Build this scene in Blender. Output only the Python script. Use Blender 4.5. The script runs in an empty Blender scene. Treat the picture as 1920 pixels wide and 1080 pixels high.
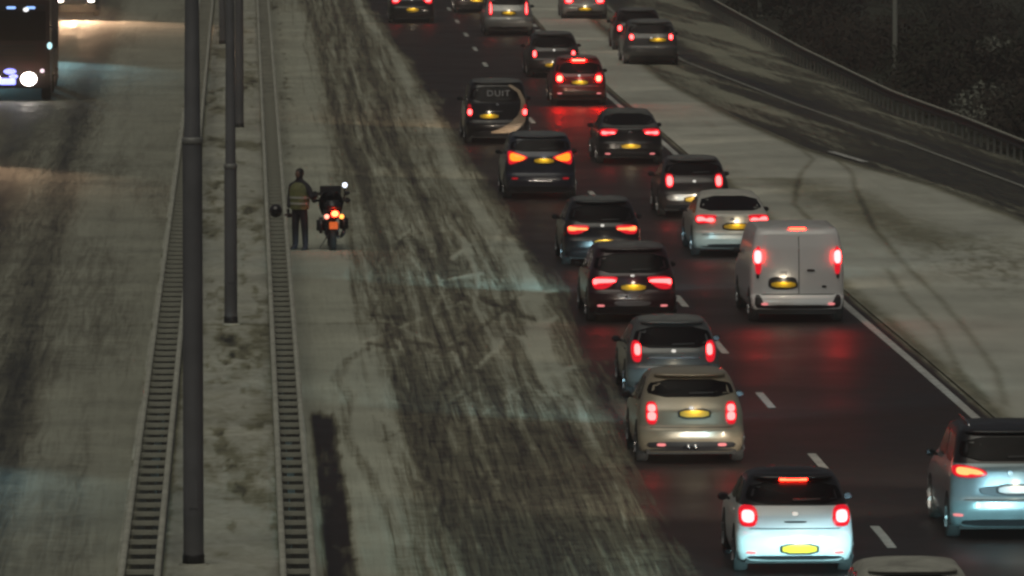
import bpy, bmesh, math, random
import numpy as np
from mathutils import Vector
random.seed(7)
rng = np.random.default_rng(11)
S = bpy.context.scene
C = bpy.context.collection

# ------------------------------------------------------------------ camera, sky, sun, exposure
F_PX, CAM_H, Y_HORIZON, X_VANISH = 15000.0, 13.3, -592.0, 456.0
PITCH = math.atan((540 - Y_HORIZON) / F_PX)
YAW = math.atan((960 - X_VANISH) / F_PX * math.cos(PITCH))
cam = bpy.data.cameras.new("camera")
cam.sensor_width = 36.0
cam.lens = 36.0 * F_PX / 1920.0
cam.clip_start, cam.clip_end = 1.0, 6000.0
camo = bpy.data.objects.new("camera", cam)
camo.location = (0, 0, CAM_H)
camo.rotation_euler = (math.pi / 2 - PITCH, 0, -YAW)
C.objects.link(camo)
S.camera = camo

SUN_EL, SUN_AZ = math.radians(62), math.radians(200)
W = bpy.data.worlds.new("World"); S.world = W
W.use_nodes = True
nt = W.node_tree
sky = nt.nodes.new("ShaderNodeTexSky"); sky.sky_type = 'NISHITA'; sky.sun_disc = False
sky.sun_elevation = SUN_EL; sky.sun_rotation = SUN_AZ
sky.air_density = 1.0; sky.dust_density = 6.0; sky.ozone_density = 0.6
hsv = nt.nodes.new("ShaderNodeHueSaturation"); hsv.inputs["Saturation"].default_value = 0.35
bg = nt.nodes["Background"]; bg.inputs[1].default_value = 0.0165
nt.links.new(sky.outputs[0], hsv.inputs["Color"]); nt.links.new(hsv.outputs[0], bg.inputs[0])
sun = bpy.data.lights.new("sun", 'SUN'); sun.energy = 0.66; sun.angle = math.radians(50); sun.color = (1.0, .955, .76)
suno = bpy.data.objects.new("sun", sun); C.objects.link(suno)
suno.rotation_euler = (math.pi / 2 - SUN_EL, 0, math.pi - SUN_AZ + math.radians(0))
S.view_settings.view_transform = 'Standard'; S.view_settings.look = 'None'
S.view_settings.exposure = 0.0; S.view_settings.gamma = 1.0
HAZE = .0009
S.cycles.use_denoising = True
S.cycles.filter_width = 2.6
S.cycles.max_bounces = 6
S.cycles.sample_clamp_indirect = 4.0

_fw = (math.sin(YAW) * math.cos(PITCH), math.cos(YAW) * math.cos(PITCH), -math.sin(PITCH))
_rt = (math.cos(YAW), -math.sin(YAW), 0)
_up = (math.sin(YAW) * math.sin(PITCH), math.cos(YAW) * math.sin(PITCH), math.cos(PITCH))
def G(px, py, z=0.0):
    """world ground point surveyed from the photograph (level z)"""
    d = [_fw[i] * F_PX + _rt[i] * (px - 960) + _up[i] * (540 - py) for i in range(3)]
    t = (z - CAM_H) / d[2]
    return d[0] * t, d[1] * t

# ------------------------------------------------------------------ materials
MATS = {}
def pm(name, col, rough=.5, metal=0., spec=.5, coat=0., noise=0., nscale=8., bump=0.):
    if name in MATS: return MATS[name]
    m = bpy.data.materials.new(name); m.use_nodes = True
    t = m.node_tree; b = t.nodes["Principled BSDF"]
    b.inputs["Base Color"].default_value = (*col, 1); b.inputs["Roughness"].default_value = rough
    b.inputs["Metallic"].default_value = metal; b.inputs["Specular IOR Level"].default_value = spec
    b.inputs["Coat Weight"].default_value = coat; b.inputs["Coat Roughness"].default_value = .12
    if noise or bump:
        tc = t.nodes.new("ShaderNodeTexCoord"); n = t.nodes.new("ShaderNodeTexNoise")
        n.inputs["Scale"].default_value = nscale; n.inputs["Detail"].default_value = 5
        t.links.new(tc.outputs["Object"], n.inputs["Vector"])
        if noise:
            r = t.nodes.new("ShaderNodeValToRGB")
            r.color_ramp.elements[0].position = .3; r.color_ramp.elements[1].position = .7
            r.color_ramp.elements[0].color = (*[c * (1 - noise) for c in col], 1)
            r.color_ramp.elements[1].color = (*[min(1, c * (1 + noise)) for c in col], 1)
            t.links.new(n.outputs["Fac"], r.inputs[0]); t.links.new(r.outputs[0], b.inputs["Base Color"])
        if bump:
            bp = t.nodes.new("ShaderNodeBump"); bp.inputs["Strength"].default_value = bump; bp.inputs["Distance"].default_value = .02
            t.links.new(n.outputs["Fac"], bp.inputs["Height"]); t.links.new(bp.outputs[0], b.inputs["Normal"])
    MATS[name] = m
    return m
def em(name, col, strength=1.0):
    if name in MATS: return MATS[name]
    m = bpy.data.materials.new(name); m.use_nodes = True
    b = m.node_tree.nodes["Principled BSDF"]
    b.inputs["Base Color"].default_value = (min(1, col[0]) * .25, min(1, col[1]) * .25, min(1, col[2]) * .25, 1)
    b.inputs["Roughness"].default_value = .25
    b.inputs["Emission Color"].default_value = (*col, 1); b.inputs["Emission Strength"].default_value = strength
    MATS[name] = m
    return m
def paint(name, col, metal=.0, dirt=.85):
    """car paint with clear coat, road film thickest low on the body, snow dust on upward faces"""
    if name in MATS: return MATS[name]
    m = pm(name, col, .34, metal, .5, .55)
    t = m.node_tree; b = t.nodes["Principled BSDF"]
    g = t.nodes.new("ShaderNodeNewGeometry"); sx = t.nodes.new("ShaderNodeSeparateXYZ"); t.links.new(g.outputs["Normal"], sx.inputs[0])
    tc = t.nodes.new("ShaderNodeTexCoord"); n = t.nodes.new("ShaderNodeTexNoise"); n.inputs["Scale"].default_value = 3.5; n.inputs["Detail"].default_value = 6
    t.links.new(tc.outputs["Object"], n.inputs["Vector"])
    mr = t.nodes.new("ShaderNodeMapRange"); mr.inputs[1].default_value = .86; mr.inputs[2].default_value = 1.0; mr.inputs[3].default_value = 0; mr.inputs[4].default_value = .55
    t.links.new(sx.outputs["Z"], mr.inputs[0])
    mu = t.nodes.new("ShaderNodeMath"); mu.operation = 'MULTIPLY'; t.links.new(mr.outputs[0], mu.inputs[0])
    mr2 = t.nodes.new("ShaderNodeMapRange"); mr2.inputs[1].default_value = .35; mr2.inputs[2].default_value = .65; mr2.inputs[3].default_value = .45; t.links.new(n.outputs["Fac"], mr2.inputs[0])
    t.links.new(mr2.outputs[0], mu.inputs[1])
    so = t.nodes.new("ShaderNodeSeparateXYZ"); t.links.new(tc.outputs["Object"], so.inputs[0])
    md = t.nodes.new("ShaderNodeMapRange"); md.inputs[1].default_value = .95; md.inputs[2].default_value = .2; md.inputs[3].default_value = 0; md.inputs[4].default_value = dirt
    t.links.new(so.outputs["Z"], md.inputs[0])
    mm = t.nodes.new("ShaderNodeMath"); mm.operation = 'MULTIPLY'; t.links.new(md.outputs[0], mm.inputs[0]); t.links.new(n.outputs["Fac"], mm.inputs[1])
    m1 = t.nodes.new("ShaderNodeMix"); m1.data_type = 'RGBA'; m1.inputs[6].default_value = (*col, 1); m1.inputs[7].default_value = (.07, .06, .05, 1); t.links.new(mm.outputs[0], m1.inputs[0])
    m2 = t.nodes.new("ShaderNodeMix"); m2.data_type = 'RGBA'; m2.inputs[7].default_value = (.40, .40, .35, 1); t.links.new(m1.outputs[2], m2.inputs[6]); t.links.new(mu.outputs[0], m2.inputs[0])
    t.links.new(m2.outputs[2], b.inputs["Base Color"])
    ra = t.nodes.new("ShaderNodeMapRange"); ra.inputs[3].default_value = .3; ra.inputs[4].default_value = .7; t.links.new(mu.outputs[0], ra.inputs[0]); t.links.new(ra.outputs[0], b.inputs["Roughness"])
    return m

def two_tone(base, col, z):
    n = base.name + '_dark_roof'
    if n in MATS: return MATS[n]
    m = base.copy(); m.name = n; t = m.node_tree; b = t.nodes["Principled BSDF"]
    src = b.inputs["Base Color"].links[0].from_socket
    tc = t.nodes.new("ShaderNodeTexCoord"); sx = t.nodes.new("ShaderNodeSeparateXYZ"); t.links.new(tc.outputs["Object"], sx.inputs[0])
    g = t.nodes.new("ShaderNodeMath"); g.operation = 'GREATER_THAN'; g.inputs[1].default_value = z; t.links.new(sx.outputs["Z"], g.inputs[0])
    mx = t.nodes.new("ShaderNodeMix"); mx.data_type = 'RGBA'; mx.inputs[7].default_value = (*col, 1); t.links.new(g.outputs[0], mx.inputs[0]); t.links.new(src, mx.inputs[6]); t.links.new(mx.outputs[2], b.inputs["Base Color"])
    MATS[n] = m
    return m
GLASS = pm("dark_glass", (.004, .003, .004), .22, 0, .10)
RUBBER = pm("tyre_rubber", (.018, .018, .018), .8, noise=.3)
PLASTIC = pm("black_plastic", (.016, .016, .018), .55)
RIM = pm("wheel_rim", (.22, .22, .23), .4, .7)
CHROME = pm("chrome", (.55, .55, .58), .18, 1.)
MIRROR = pm('mirror_glass', (.05, .05, .055), .35, 1.)
SEAM = pm("panel_gap", (.01, .01, .01), .8)
PLATE_Y = pm("plate_yellow", (.80, .50, .02), .45)
PLATE_W = pm("plate_white", (.8, .82, .84), .45)
STEEL = pm("galvanised_steel", (.20, .205, .20), .5, .35, noise=.25, nscale=3.)
POLE = pm("mast_grey", (.12, .12, .128), .6, .05, noise=.18, nscale=2.)

def ground_mat(name, wet=.30, asphalt=(.030, .027, .027), snow=(.46, .465, .40), dirty=(.19, .185, .15), sx=7., sy=.22, amp=.9, spec=.45):
    m = bpy.data.materials.new(name); m.use_nodes = True
    t = m.node_tree; b = t.nodes["Principled BSDF"]; N = t.nodes.new; L = t.links.new
    at = N("ShaderNodeAttribute"); at.attribute_name = "snow"
    tc = N("ShaderNodeTexCoord")
    mp = N("ShaderNodeMapping"); mp.inputs["Scale"].default_value = (sx, sy, 1); mp.inputs["Rotation"].default_value = (0, 0, .02); L(tc.outputs["Object"], mp.inputs[0])
    n1 = N("ShaderNodeTexNoise"); n1.inputs["Scale"].default_value = 1.; n1.inputs["Detail"].default_value = 3; n1.inputs["Roughness"].default_value = .5; n1.inputs["Distortion"].default_value = 1.2; L(mp.outputs[0], n1.inputs["Vector"])
    n2 = N("ShaderNodeTexNoise"); n2.inputs["Scale"].default_value = 2.2; n2.inputs["Detail"].default_value = 8; n2.inputs["Roughness"].default_value = .7; L(tc.outputs["Object"], n2.inputs["Vector"])
    a = N("ShaderNodeMath"); a.operation = 'ADD'; L(n1.outputs["Fac"], a.inputs[0]); L(n2.outputs["Fac"], a.inputs[1])
    s1 = N("ShaderNodeMath"); s1.operation = 'SUBTRACT'; L(a.outputs[0], s1.inputs[0]); s1.inputs[1].default_value = 1.
    # 4c(1-c) weighting keeps bare asphalt bare and deep snow whole
    inv = N("ShaderNodeMath"); inv.operation = 'SUBTRACT'; inv.inputs[0].default_value = 1.08; L(at.outputs["Fac"], inv.inputs[1])
    q = N("ShaderNodeMath"); q.operation = 'MULTIPLY'; L(inv.outputs[0], q.inputs[0]); L(at.outputs["Fac"], q.inputs[1])
    q2 = N("ShaderNodeMath"); q2.operation = 'MULTIPLY'; L(q.outputs[0], q2.inputs[0]); q2.inputs[1].default_value = 4 * amp
    q3 = N("ShaderNodeMath"); q3.operation = 'MULTIPLY_ADD'; L(q2.outputs[0], q3.inputs[0]); L(s1.outputs[0], q3.inputs[1]); L(at.outputs["Fac"], q3.inputs[2]); q3.use_clamp = True
    r = N("ShaderNodeValToRGB"); e = r.color_ramp.elements
    e[0].position = .06; e[0].color = (*asphalt, 1); e[1].position = .97; e[1].color = (*snow, 1)
    k = e.new(.5); k.color = (*dirty, 1)
    L(q3.outputs[0], r.inputs[0])
    # weak mottling of the surface itself
    n3 = N("ShaderNodeTexNoise"); n3.inputs["Scale"].default_value = .35; n3.inputs["Detail"].default_value = 6; L(tc.outputs["Object"], n3.inputs["Vector"])
    mr = N("ShaderNodeMapRange"); mr.inputs[1].default_value = .3; mr.inputs[2].default_value = .7; mr.inputs[3].default_value = .8; mr.inputs[4].default_value = 1.15; L(n3.outputs["Fac"], mr.inputs[0])
    mx = N("ShaderNodeMix"); mx.data_type = 'RGBA'; mx.blend_type = 'MULTIPLY'; mx.inputs[0].default_value = 1.; L(r.outputs[0], mx.inputs[6]); L(mr.outputs[0], mx.inputs[7])
    L(mx.outputs[2], b.inputs["Base Color"])
    rr = N("ShaderNodeMapRange"); rr.inputs[1].default_value = .05; rr.inputs[2].default_value = .6; rr.inputs[3].default_value = wet; rr.inputs[4].default_value = .9; L(q3.outputs[0], rr.inputs[0])
    rm = N("ShaderNodeMath"); rm.operation = 'MULTIPLY'; L(rr.outputs[0], rm.inputs[0]); L(mr.outputs[0], rm.inputs[1]); L(rm.outputs[0], b.inputs["Roughness"])
    b.inputs["Specular IOR Level"].default_value = spec
    bp = N("ShaderNodeBump"); bp.inputs["Strength"].default_value = .35; bp.inputs["Distance"].default_value = .03
    L(q3.outputs[0], bp.inputs["Height"]); L(bp.outputs[0], b.inputs["Normal"])
    return m

# ------------------------------------------------------------------ helpers
def tag(o, label=None, cat=None, group=None, kind=None):
    if label: o["label"] = label
    if cat: o["category"] = cat
    if group: o["group"] = group
    if kind: o["kind"] = kind
    return o
def thing(name, label, cat, loc=(0, 0, 0), rz=0., group=None):
    o = bpy.data.objects.new(name, None); C.objects.link(o); o.empty_display_size = .2
    o.location = loc; o.rotation_euler = (0, 0, rz)
    return tag(o, label, cat, group)
def mesh_obj(name, verts, faces, mat, parent=None, smooth=True):
    me = bpy.data.meshes.new(name); me.from_pydata([tuple(v) for v in verts], [], faces); me.validate()
    bm = bmesh.new(); bm.from_mesh(me); bmesh.ops.recalc_face_normals(bm, faces=bm.faces); bm.to_mesh(me); bm.free()
    if smooth: me.polygons.foreach_set("use_smooth", [True] * len(me.polygons))
    me.materials.append(mat)
    o = bpy.data.objects.new(name, me); C.objects.link(o)
    if parent: o.parent = parent
    return o
def bm_obj(name, bm, mat, parent=None, smooth=False):
    me = bpy.data.meshes.new(name); bm.to_mesh(me); bm.free()
    if smooth: me.polygons.foreach_set("use_smooth", [True] * len(me.polygons))
    me.materials.append(mat)
    o = bpy.data.objects.new(name, me); C.objects.link(o)
    if parent: o.parent = parent
    return o
def box(bm, c, d, bev=0., rz=0.):
    r = bmesh.ops.create_cube(bm, size=1.)
    vs = r["verts"]
    for v in vs:
        x, y, z = v.co.x * d[0], v.co.y * d[1], v.co.z * d[2]
        v.co = (x * math.cos(rz) - y * math.sin(rz) + c[0], x * math.sin(rz) + y * math.cos(rz) + c[1], z + c[2])
    if bev:
        es = list({e for v in vs for e in v.link_edges})
        bmesh.ops.bevel(bm, geom=es, offset=bev, segments=2, affect='EDGES')
    return bm
def tube(bm, pts, r, n=10, cap=True):
    rs = r if isinstance(r, (list, tuple)) else [r] * len(pts)
    rings = []
    for i, p in enumerate(pts):
        p = Vector(p); a = Vector(pts[max(0, i - 1)]); b = Vector(pts[min(len(pts) - 1, i + 1)])
        t = (b - a).normalized(); u = t.orthogonal().normalized() if abs(t.z) > .99 or i == 0 else (u - t * u.dot(t)).normalized()
        w = t.cross(u)
        rings.append([bm.verts.new(p + (u * math.cos(k * 2 * math.pi / n) + w * math.sin(k * 2 * math.pi / n)) * rs[i]) for k in range(n)])
    for a, b in zip(rings, rings[1:]):
        for k in range(n): bm.faces.new((a[k], a[(k + 1) % n], b[(k + 1) % n], b[k]))
    if cap: bm.faces.new(rings[0][::-1]); bm.faces.new(rings[-1])
    return bm
def ball(bm, c, r, n=12):
    rr = bmesh.ops.create_uvsphere(bm, u_segments=n, v_segments=n, radius=1.)
    r = r if isinstance(r, (list, tuple)) else (r, r, r)
    for v in rr["verts"]: v.co = (v.co.x * r[0] + c[0], v.co.y * r[1] + c[1], v.co.z * r[2] + c[2])
    return bm

# numpy value noise
_T = rng.random((256, 256))
def vnoise(x, y):
    x0 = np.floor(x).astype(int); y0 = np.floor(y).astype(int); fx = x - x0; fy = y - y0
    fx = fx * fx * (3 - 2 * fx); fy = fy * fy * (3 - 2 * fy)
    a = _T[x0 & 255, y0 & 255]; b = _T[(x0 + 1) & 255, y0 & 255]; c = _T[x0 & 255, (y0 + 1) & 255]; d = _T[(x0 + 1) & 255, (y0 + 1) & 255]
    return (a * (1 - fx) + b * fx) * (1 - fy) + (c * (1 - fx) + d * fx) * fy
def fbm(x, y, o=5, g=.55):
    s = 0; w = 1; t = 0
    for i in range(o):
        s = s + w * vnoise(x * 2 ** i + 17.3 * i, y * 2 ** i + 9.1 * i); t += w; w *= g
    return s / t
def sst(a, b, x):
    t = np.clip((x - a) / (b - a), 0, 1); return t * t * (3 - 2 * t)
def curve_px(pts):
    """photo points of a long mark on the road -> x as a function of Y"""
    w = sorted([G(*p) for p in pts], key=lambda q: q[1])
    ys = np.array([q[1] for q in w]); xs = np.array([q[0] for q in w])
    return lambda Y: np.interp(Y, ys, xs)
def seg_dist(X, Y, a, b, ky=.12):
    """distance to a stroke, lengthwise metres shrunk so strokes look as long as they are wide from afar"""
    ax, ay = a[0], a[1] * ky; bx, by = b[0], b[1] * ky
    dx, dy = bx - ax, by - ay; L2 = dx * dx + dy * dy + 1e-9
    t = np.clip(((X - ax) * dx + (Y * ky - ay) * dy) / L2, 0, 1)
    return np.hypot(X - ax - t * dx, Y * ky - ay - t * dy)

# ------------------------------------------------------------------ the ground and the roads
Y0, Y1 = 96., 420.
edge_line = curve_px([(1010, 60), (1075, 120), (1140, 180), (1240, 265), (1600, 585), (1700, 670), (1780, 740), (2120, 1040)])
snow_edge = curve_px([(690, 0), (760, 100), (850, 230), (880, 300), (965, 420), (1070, 600), (1130, 730), (1200, 850), (1275, 1080)])
lane_line = curve_px([(845, 22), (877, 70), (910, 122), (1277, 565), (1433, 748), (1525, 855), (1657, 1007)])
ramp_low = curve_px([(1140, 60), (1250, 150), (1390, 225), (1520, 282), (1620, 312), (1760, 350), (1920, 412), (2300, 560)])
ramp_line = curve_px([(1180, 50), (1280, 115), (1500, 200), (1700, 270), (1920, 352), (2300, 500)])
rail_base = curve_px([(1290, 5), (1320, 22), (1500, 126), (1673, 214), (1800, 262), (1920, 312), (2300, 460)])

def road_right(Y): return np.maximum(edge_line(Y) + .32, 0)
def gore_right(Y): return np.maximum(ramp_low(Y), road_right(Y) + .02)
def rail_right(Y): return np.maximum(rail_base(Y) + .2, gore_right(Y) + .3)

TR_A = curve_px([(585, 0), (597, 80), (612, 150), (645, 260), (690, 380), (735, 520), (775, 650), (815, 800), (860, 950), (890, 1080)])
TR_B = curve_px([(655, 10), (690, 110), (725, 220), (775, 340), (830, 450), (880, 600), (935, 740), (985, 900), (1030, 1080)])
TR_C = curve_px([(700, 480), (720, 560), (790, 700), (850, 830), (930, 960), (990, 1080)])
RIDGE = curve_px([(675, 10), (735, 100), (800, 210), (850, 320), (915, 420), (975, 530), (1010, 640), (1085, 760), (1150, 860), (1190, 950), (1215, 1080)])
SHO = curve_px([(700, 645), (648, 680), (630, 712), (655, 745), (645, 790), (652, 830), (690, 890), (722, 960), (740, 1010), (752, 1080)])
strokes = []
for (a, b, w, v) in [((845, 487), (882, 460), .05, .35), ((830, 527), (902, 514), .05, .35), ((975, 562), (1042, 545), .06, .5), ((945, 492), (990, 470), .04, .3),
                     ((895, 690), (945, 640), .05, .3), ((990, 628), (1045, 596), .05, .3), ((960, 450), (1012, 565), .10, .35), ((985, 640), (1035, 740), .09, .35),
                     ((825, 662), (884, 638), .05, -.4), ((690, 645), (742, 652), .05, -.3), ((760, 640), (842, 655), .06, -.3), ((900, 560), (1000, 600), .08, -.35),
                     ((795, 470), (860, 560), .08, -.3), ((868, 450), (905, 540), .08, .25), ((1040, 700), (1075, 690), .05, .3), ((700, 590), (760, 600), .05, -.25)]:
    strokes.append((G(*a), G(*b), w * 1.1, v * 1.6))
r2 = random.Random(5)
for _ in range(130):
    y = r2.uniform(118, 200); x = r2.uniform(2.6, 6.4) if y < 185 else r2.uniform(3.5, 6); l = r2.uniform(2, 11); dx = r2.gauss(0, .35) * l * .12
    strokes.append(((x - dx, y - l / 2), (x + dx, y + l / 2), r2.uniform(.018, .05), r2.choice([-.3, -.22, .22, .2, .28])))

def snow_road(X, Y):
    e = snow_edge(Y) + .5 * (fbm(Y * .11, Y * 0 + 3.) - .5) + .22 * (fbm(X * 2, Y * .7) - .5)
    sh = .25 * (fbm(Y * .05, Y * 0 + 8.) - .5)
    clean = .95 - .26 * sst(.52, .72, fbm(X * .5 + 4, Y * .045, 4))
    near = 1 - sst(128, 165, Y)
    messy = .60 - .16 * near + .50 * (fbm(X * 2.6 - Y * .012 + 30, Y * .05) - .5) + .55 * (fbm(X * 9 + 1.2 * np.sin(Y * .09), Y * .10 + 7, 3) - .5)
    messy = messy - near * .14 * sst(3.6, 5.6, X)
    t = sst(2.15, 2.9, X + .5 * (fbm(Y * .06, X * .4 + 50) - .5)); s = clean * (1 - t) + messy * t
    for c, w, k in ((TR_A, .20, .22), (TR_B, .27, .30), (TR_C, .30, .16)):
        s = s - k * np.exp(-((X - c(Y) - sh * .4) / w) ** 2) * (.45 + .9 * fbm(X * 3, Y * .09 + 60))
    for k in range(22):
        base = (TR_A, TR_B, TR_C, SHO)[k % 3]; o = (k * .618 % 1 - .5) * 2.2; ph = k * 2.3
        xc = base(Y) + o + .10 * np.sin(Y * .045 + ph) + .04 * np.sin(Y * .15 + ph)
        s = s + (.20 if k % 4 == 1 else -.26) * np.exp(-((X - xc) / (.030 + .02 * (k % 3))) ** 2) * sst(.35, .6, fbm(Y * .05 + ph, Y * 0 + k)) * (xc > 1.9)
    s = s + (.34 - .22 * near) * np.exp(-((X - RIDGE(Y)) / .24) ** 2) * (.4 + 1.1 * fbm(X * 4, Y * .12 + 20))
    for a, b, w, v in strokes:
        d = seg_dist(X, Y, a, b); s = s + v * np.exp(-(d / w) ** 2)
    m = (Y < 160).astype(float)
    d = X - SHO(Y)
    s = s - .28 * m * np.exp(-((d) / .13) ** 2) + .12 * m * (np.exp(-((d - .17) / .05) ** 2) + np.exp(-((d + .17) / .05) ** 2))
    d2 = X - SHO(Y) - 1.45 + (Y - 119) * .01
    s = s - .2 * m * np.exp(-((d2) / .09) ** 2)
    s = np.maximum(s, .20 + .12 * fbm(X * 11, Y * .15 + 5, 3))
    s = s * (1 - sst(e - .45, e + .25, X))
    res = .30 * sst(.60, .75, fbm(X * 1.5, Y * .07 + 90)) * (1 - sst(e, e + 1.3, X))
    s = np.maximum(s, res)
    # snow left along the right edge of the bare lanes
    er = edge_line(Y); s = np.maximum(s, (.55 * sst(er + .14, er + .32, X + .1 * (fbm(X * 3, Y * .4) - .5))))
    # swept strip beside the guard rail
    st = sst(1.16, 1.22, X) * (1 - sst(1.55 + .0025 * (146 - Y), 1.68 + .0025 * (146 - Y), X + .11 * (fbm(X * 3, Y * .8) - .5))) * (1 - sst(144.5, 146.4, Y + 2.5 * (fbm(X * 6, Y * .4) - .5)))
    s = s * (1 - st * (.82 + .18 * sst(.35, .5, fbm(X * 5, Y * .4 + 3))))
    s = s - .22 * np.exp(-((Y - 166 - .3 * X * .3) / .25) ** 2) * (X < 3.2)
    c = G(640, 499); s = s + .5 * np.exp(-((X - c[0]) / .22) ** 2 - ((Y - c[1]) / 1.6) ** 2)
    # flecks of dirt by the rail in the distance
    s = s - .5 * sst(.6, .7, fbm(X * 5, Y * .5)) * np.exp(-((X - 1.35) / .22) ** 2) * (Y > 215)
    return s
def snow_left(X, Y):
    s = .93 - .20 * sst(.5, .7, fbm(X * .6, Y * .05 + 33))
    band = .52 + .62 * (fbm(X * 2.2 + Y * .010, Y * .035 + 70) - .5)
    c = -3.55 - .006 * (Y - 150)
    t = 1 - sst(c - .7, c + .1, X + .4 * (fbm(Y * .04, X * .3) - .5))
    s = s * (1 - t) + band * t
    for cx, w, k in ((-4.3, .4, .25), (-5.9, .45, .3), (-7.6, .4, .35), (-9.4, .5, .4), (-2.9, .12, .12)):
        s = s - k * np.exp(-((X - cx + .008 * (Y - 150)) / w) ** 2) * (.4 + fbm(X * 2, Y * .06))
    s = s - .25 * np.exp(-((Y - 166 - .02 * X) / .25) ** 2) * (X > -4.6)
    return np.maximum(s, .05)
SPOTS = [(G(432, 645), .30, 4.5), (G(425, 690), .22, 3.), (G(470, 690), .15, 2.), (G(420, 840), .5, 5), (G(500, 800), .3, 3), (G(480, 430), .25, 5), (G(400, 360), .25, 6), (G(395, 190), .3, 8), (G(470, 150), .3, 9)]
def snow_median(X, Y):
    s = .88 - .38 * sst(.52, .76, fbm(X * 1.3, Y * .16 + 12)) - .3 * sst(.6, .72, fbm(X * 4, Y * .5 + 2))
    for (cx, cy), wx, wy in SPOTS:
        s = s - .34 * np.exp(-((X - cx) / wx) ** 2 - ((Y - cy) / wy) ** 2) * (.2 + 1.3 * sst(.4, .62, fbm(X * 5, Y * .6)))
    for a, b in ((-1.80, -1.20), (.50, 1.02)):
        s = s * (1 - .93 * sst(a - .05, a + .08, X) * (1 - sst(b - .08, b + .05, X)))
    s = s - .35 * np.exp(-((Y - 166) / .3) ** 2)
    return s
GT = [curve_px([(1490, 385), (1495, 350), (1503, 325), (1525, 300)]), curve_px([(1598, 325), (1602, 350), (1640, 430), (1700, 500), (1760, 560), (1820, 630), (1870, 700), (1885, 760)]),
      curve_px([(1640, 470), (1700, 560), (1760, 620), (1800, 700)])]
GR = [(200, 222), (150, 226), (150, 185)]
def snow_gore(X, Y):
    s = .98 - .12 * sst(.5, .75, fbm(X * .7, Y * .06 + 5)) 
    for c, (a, b) in zip(GT, ((196, 226), (148, 222), (150, 180))):
        s = s - .33 * np.exp(-((X - c(Y)) / .085) ** 2) * sst(a - 3, a, Y) * (1 - sst(b, b + 3, Y))
    er = road_right(Y); s = s - .5 * np.exp(-((X - er - .12) / .22) ** 2) * (.5 + fbm(X * 3, Y * .3)) * (Y < 215)
    g = gore_right(Y); s = s * (1 - .75 * np.exp(-((X - g) / .30) ** 2))
    # rough churned heap near the nose
    c = G(1850, 500); s = s - .35 * sst(.45, .6, fbm(X * 6, Y * 1.2)) * np.exp(-((X - c[0]) / 1.3) ** 2 - ((Y - c[1]) / 9) ** 2)
    s = s - .4 * np.exp(-((X - c[0] - .4 + .09 * (Y - c[1])) / 1.1) ** 2) * sst(c[1] + 3, c[1] + 9, Y) * (Y < 215)
    return s
def snow_ramp(X, Y):
    g = gore_right(Y); l = ramp_line(Y); b = rail_base(Y)
    s = .24 + .50 * sst(.42, .62, fbm(X * 1.6 + Y * .15, Y * .05 + 44))
    s = s + .45 * np.exp(-((X - (g * .55 + l * .45)) / .38) ** 2) * sst(222, 240, Y)
    s = s + .45 * sst(l + .9, l + 1.7, X) * (1 - sst(b - .5, b + .2, X)) * (.3 + fbm(X, Y * .1))
    s = s * (1 - .7 * np.exp(-((X - l - .55) / .4) ** 2))
    return s

def sheet(name, xl, xr, nx, dy, fn, mat, z=0., h=.025):
    ys = np.arange(Y0, Y1 + .01, dy); t = np.linspace(0, 1, nx)
    Yg = np.repeat(ys[:, None], nx, 1)
    a = (xl(ys) if callable(xl) else np.full_like(ys, xl))[:, None]; b = (xr(ys) if callable(xr) else np.full_like(ys, xr))[:, None]
    Xg = a + (b - a) * t[None]
    s = np.clip(fn(Xg, Yg), 0, 1)
    Z = z + h * s * (.6 + .8 * fbm(Xg * 3, Yg * .6, 3)); Z[:, 0] = z + h; Z[:, -1] = z + h if name != 'road' else z
    co = np.stack([Xg, Yg, Z], -1).reshape(-1, 3)
    ny = len(ys); i = np.arange(ny * nx).reshape(ny, nx)
    q = np.stack([i[:-1, :-1], i[:-1, 1:], i[1:, 1:], i[1:, :-1]], -1).reshape(-1, 4)
    me = bpy.data.meshes.new(name)
    me.vertices.add(len(co)); me.vertices.foreach_set("co", co.ravel())
    me.loops.add(q.size); me.loops.foreach_set("vertex_index", q.ravel().astype(np.int32))
    me.polygons.add(len(q)); me.polygons.foreach_set("loop_start", np.arange(0, q.size, 4, dtype=np.int32)); me.polygons.foreach_set("loop_total", np.full(len(q), 4, dtype=np.int32))
    me.update(); me.validate()
    me.polygons.foreach_set("use_smooth", [True] * len(q))
    at = me.attributes.new("snow", 'FLOAT', 'POINT'); at.data.foreach_set("value", s.ravel().astype(np.float32))
    me.materials.append(mat)
    o = bpy.data.objects.new(name, me); C.objects.link(o)
    return tag(o, kind='structure')

G_ROAD = ground_mat("road_surface", wet=.50, asphalt=(.030, .0225, .0215), snow=(.42, .43, .35), dirty=(.195, .188, .135), sx=13., sy=.20, spec=.20)  # asphalt tinted red for lamp glow, snow toned down for weak light
G_LEFT = ground_mat("oncoming_surface", wet=.55, asphalt=(.034, .033, .029), snow=(.31, .315, .255), dirty=(.16, .155, .12), spec=.25)  # snow darkened to stand in for the weaker light on this side
G_SNOW = ground_mat("snowy_ground", wet=.6, asphalt=(.028, .027, .018), dirty=(.21, .205, .135), sx=3., sy=.8, amp=.7)
G_RAMP = ground_mat("ramp_surface", wet=.45, asphalt=(.026, .024, .022), snow=(.28, .28, .215), dirty=(.085, .082, .062), amp=.8, spec=.25)
sheet('oncoming_road', -17., -1.95, 190, .45, snow_left, G_LEFT)
sheet('median_strip', -1.95, 1.06, 75, .35, snow_median, G_SNOW, h=.03)
sheet('road', 1.06, road_right, 210, .3, snow_road, G_ROAD)
G_VERGE = ground_mat('verge_snow', wet=.6, asphalt=(.028, .027, .02), dirty=(.21, .205, .145), sx=3., sy=.8, amp=.35)
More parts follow.
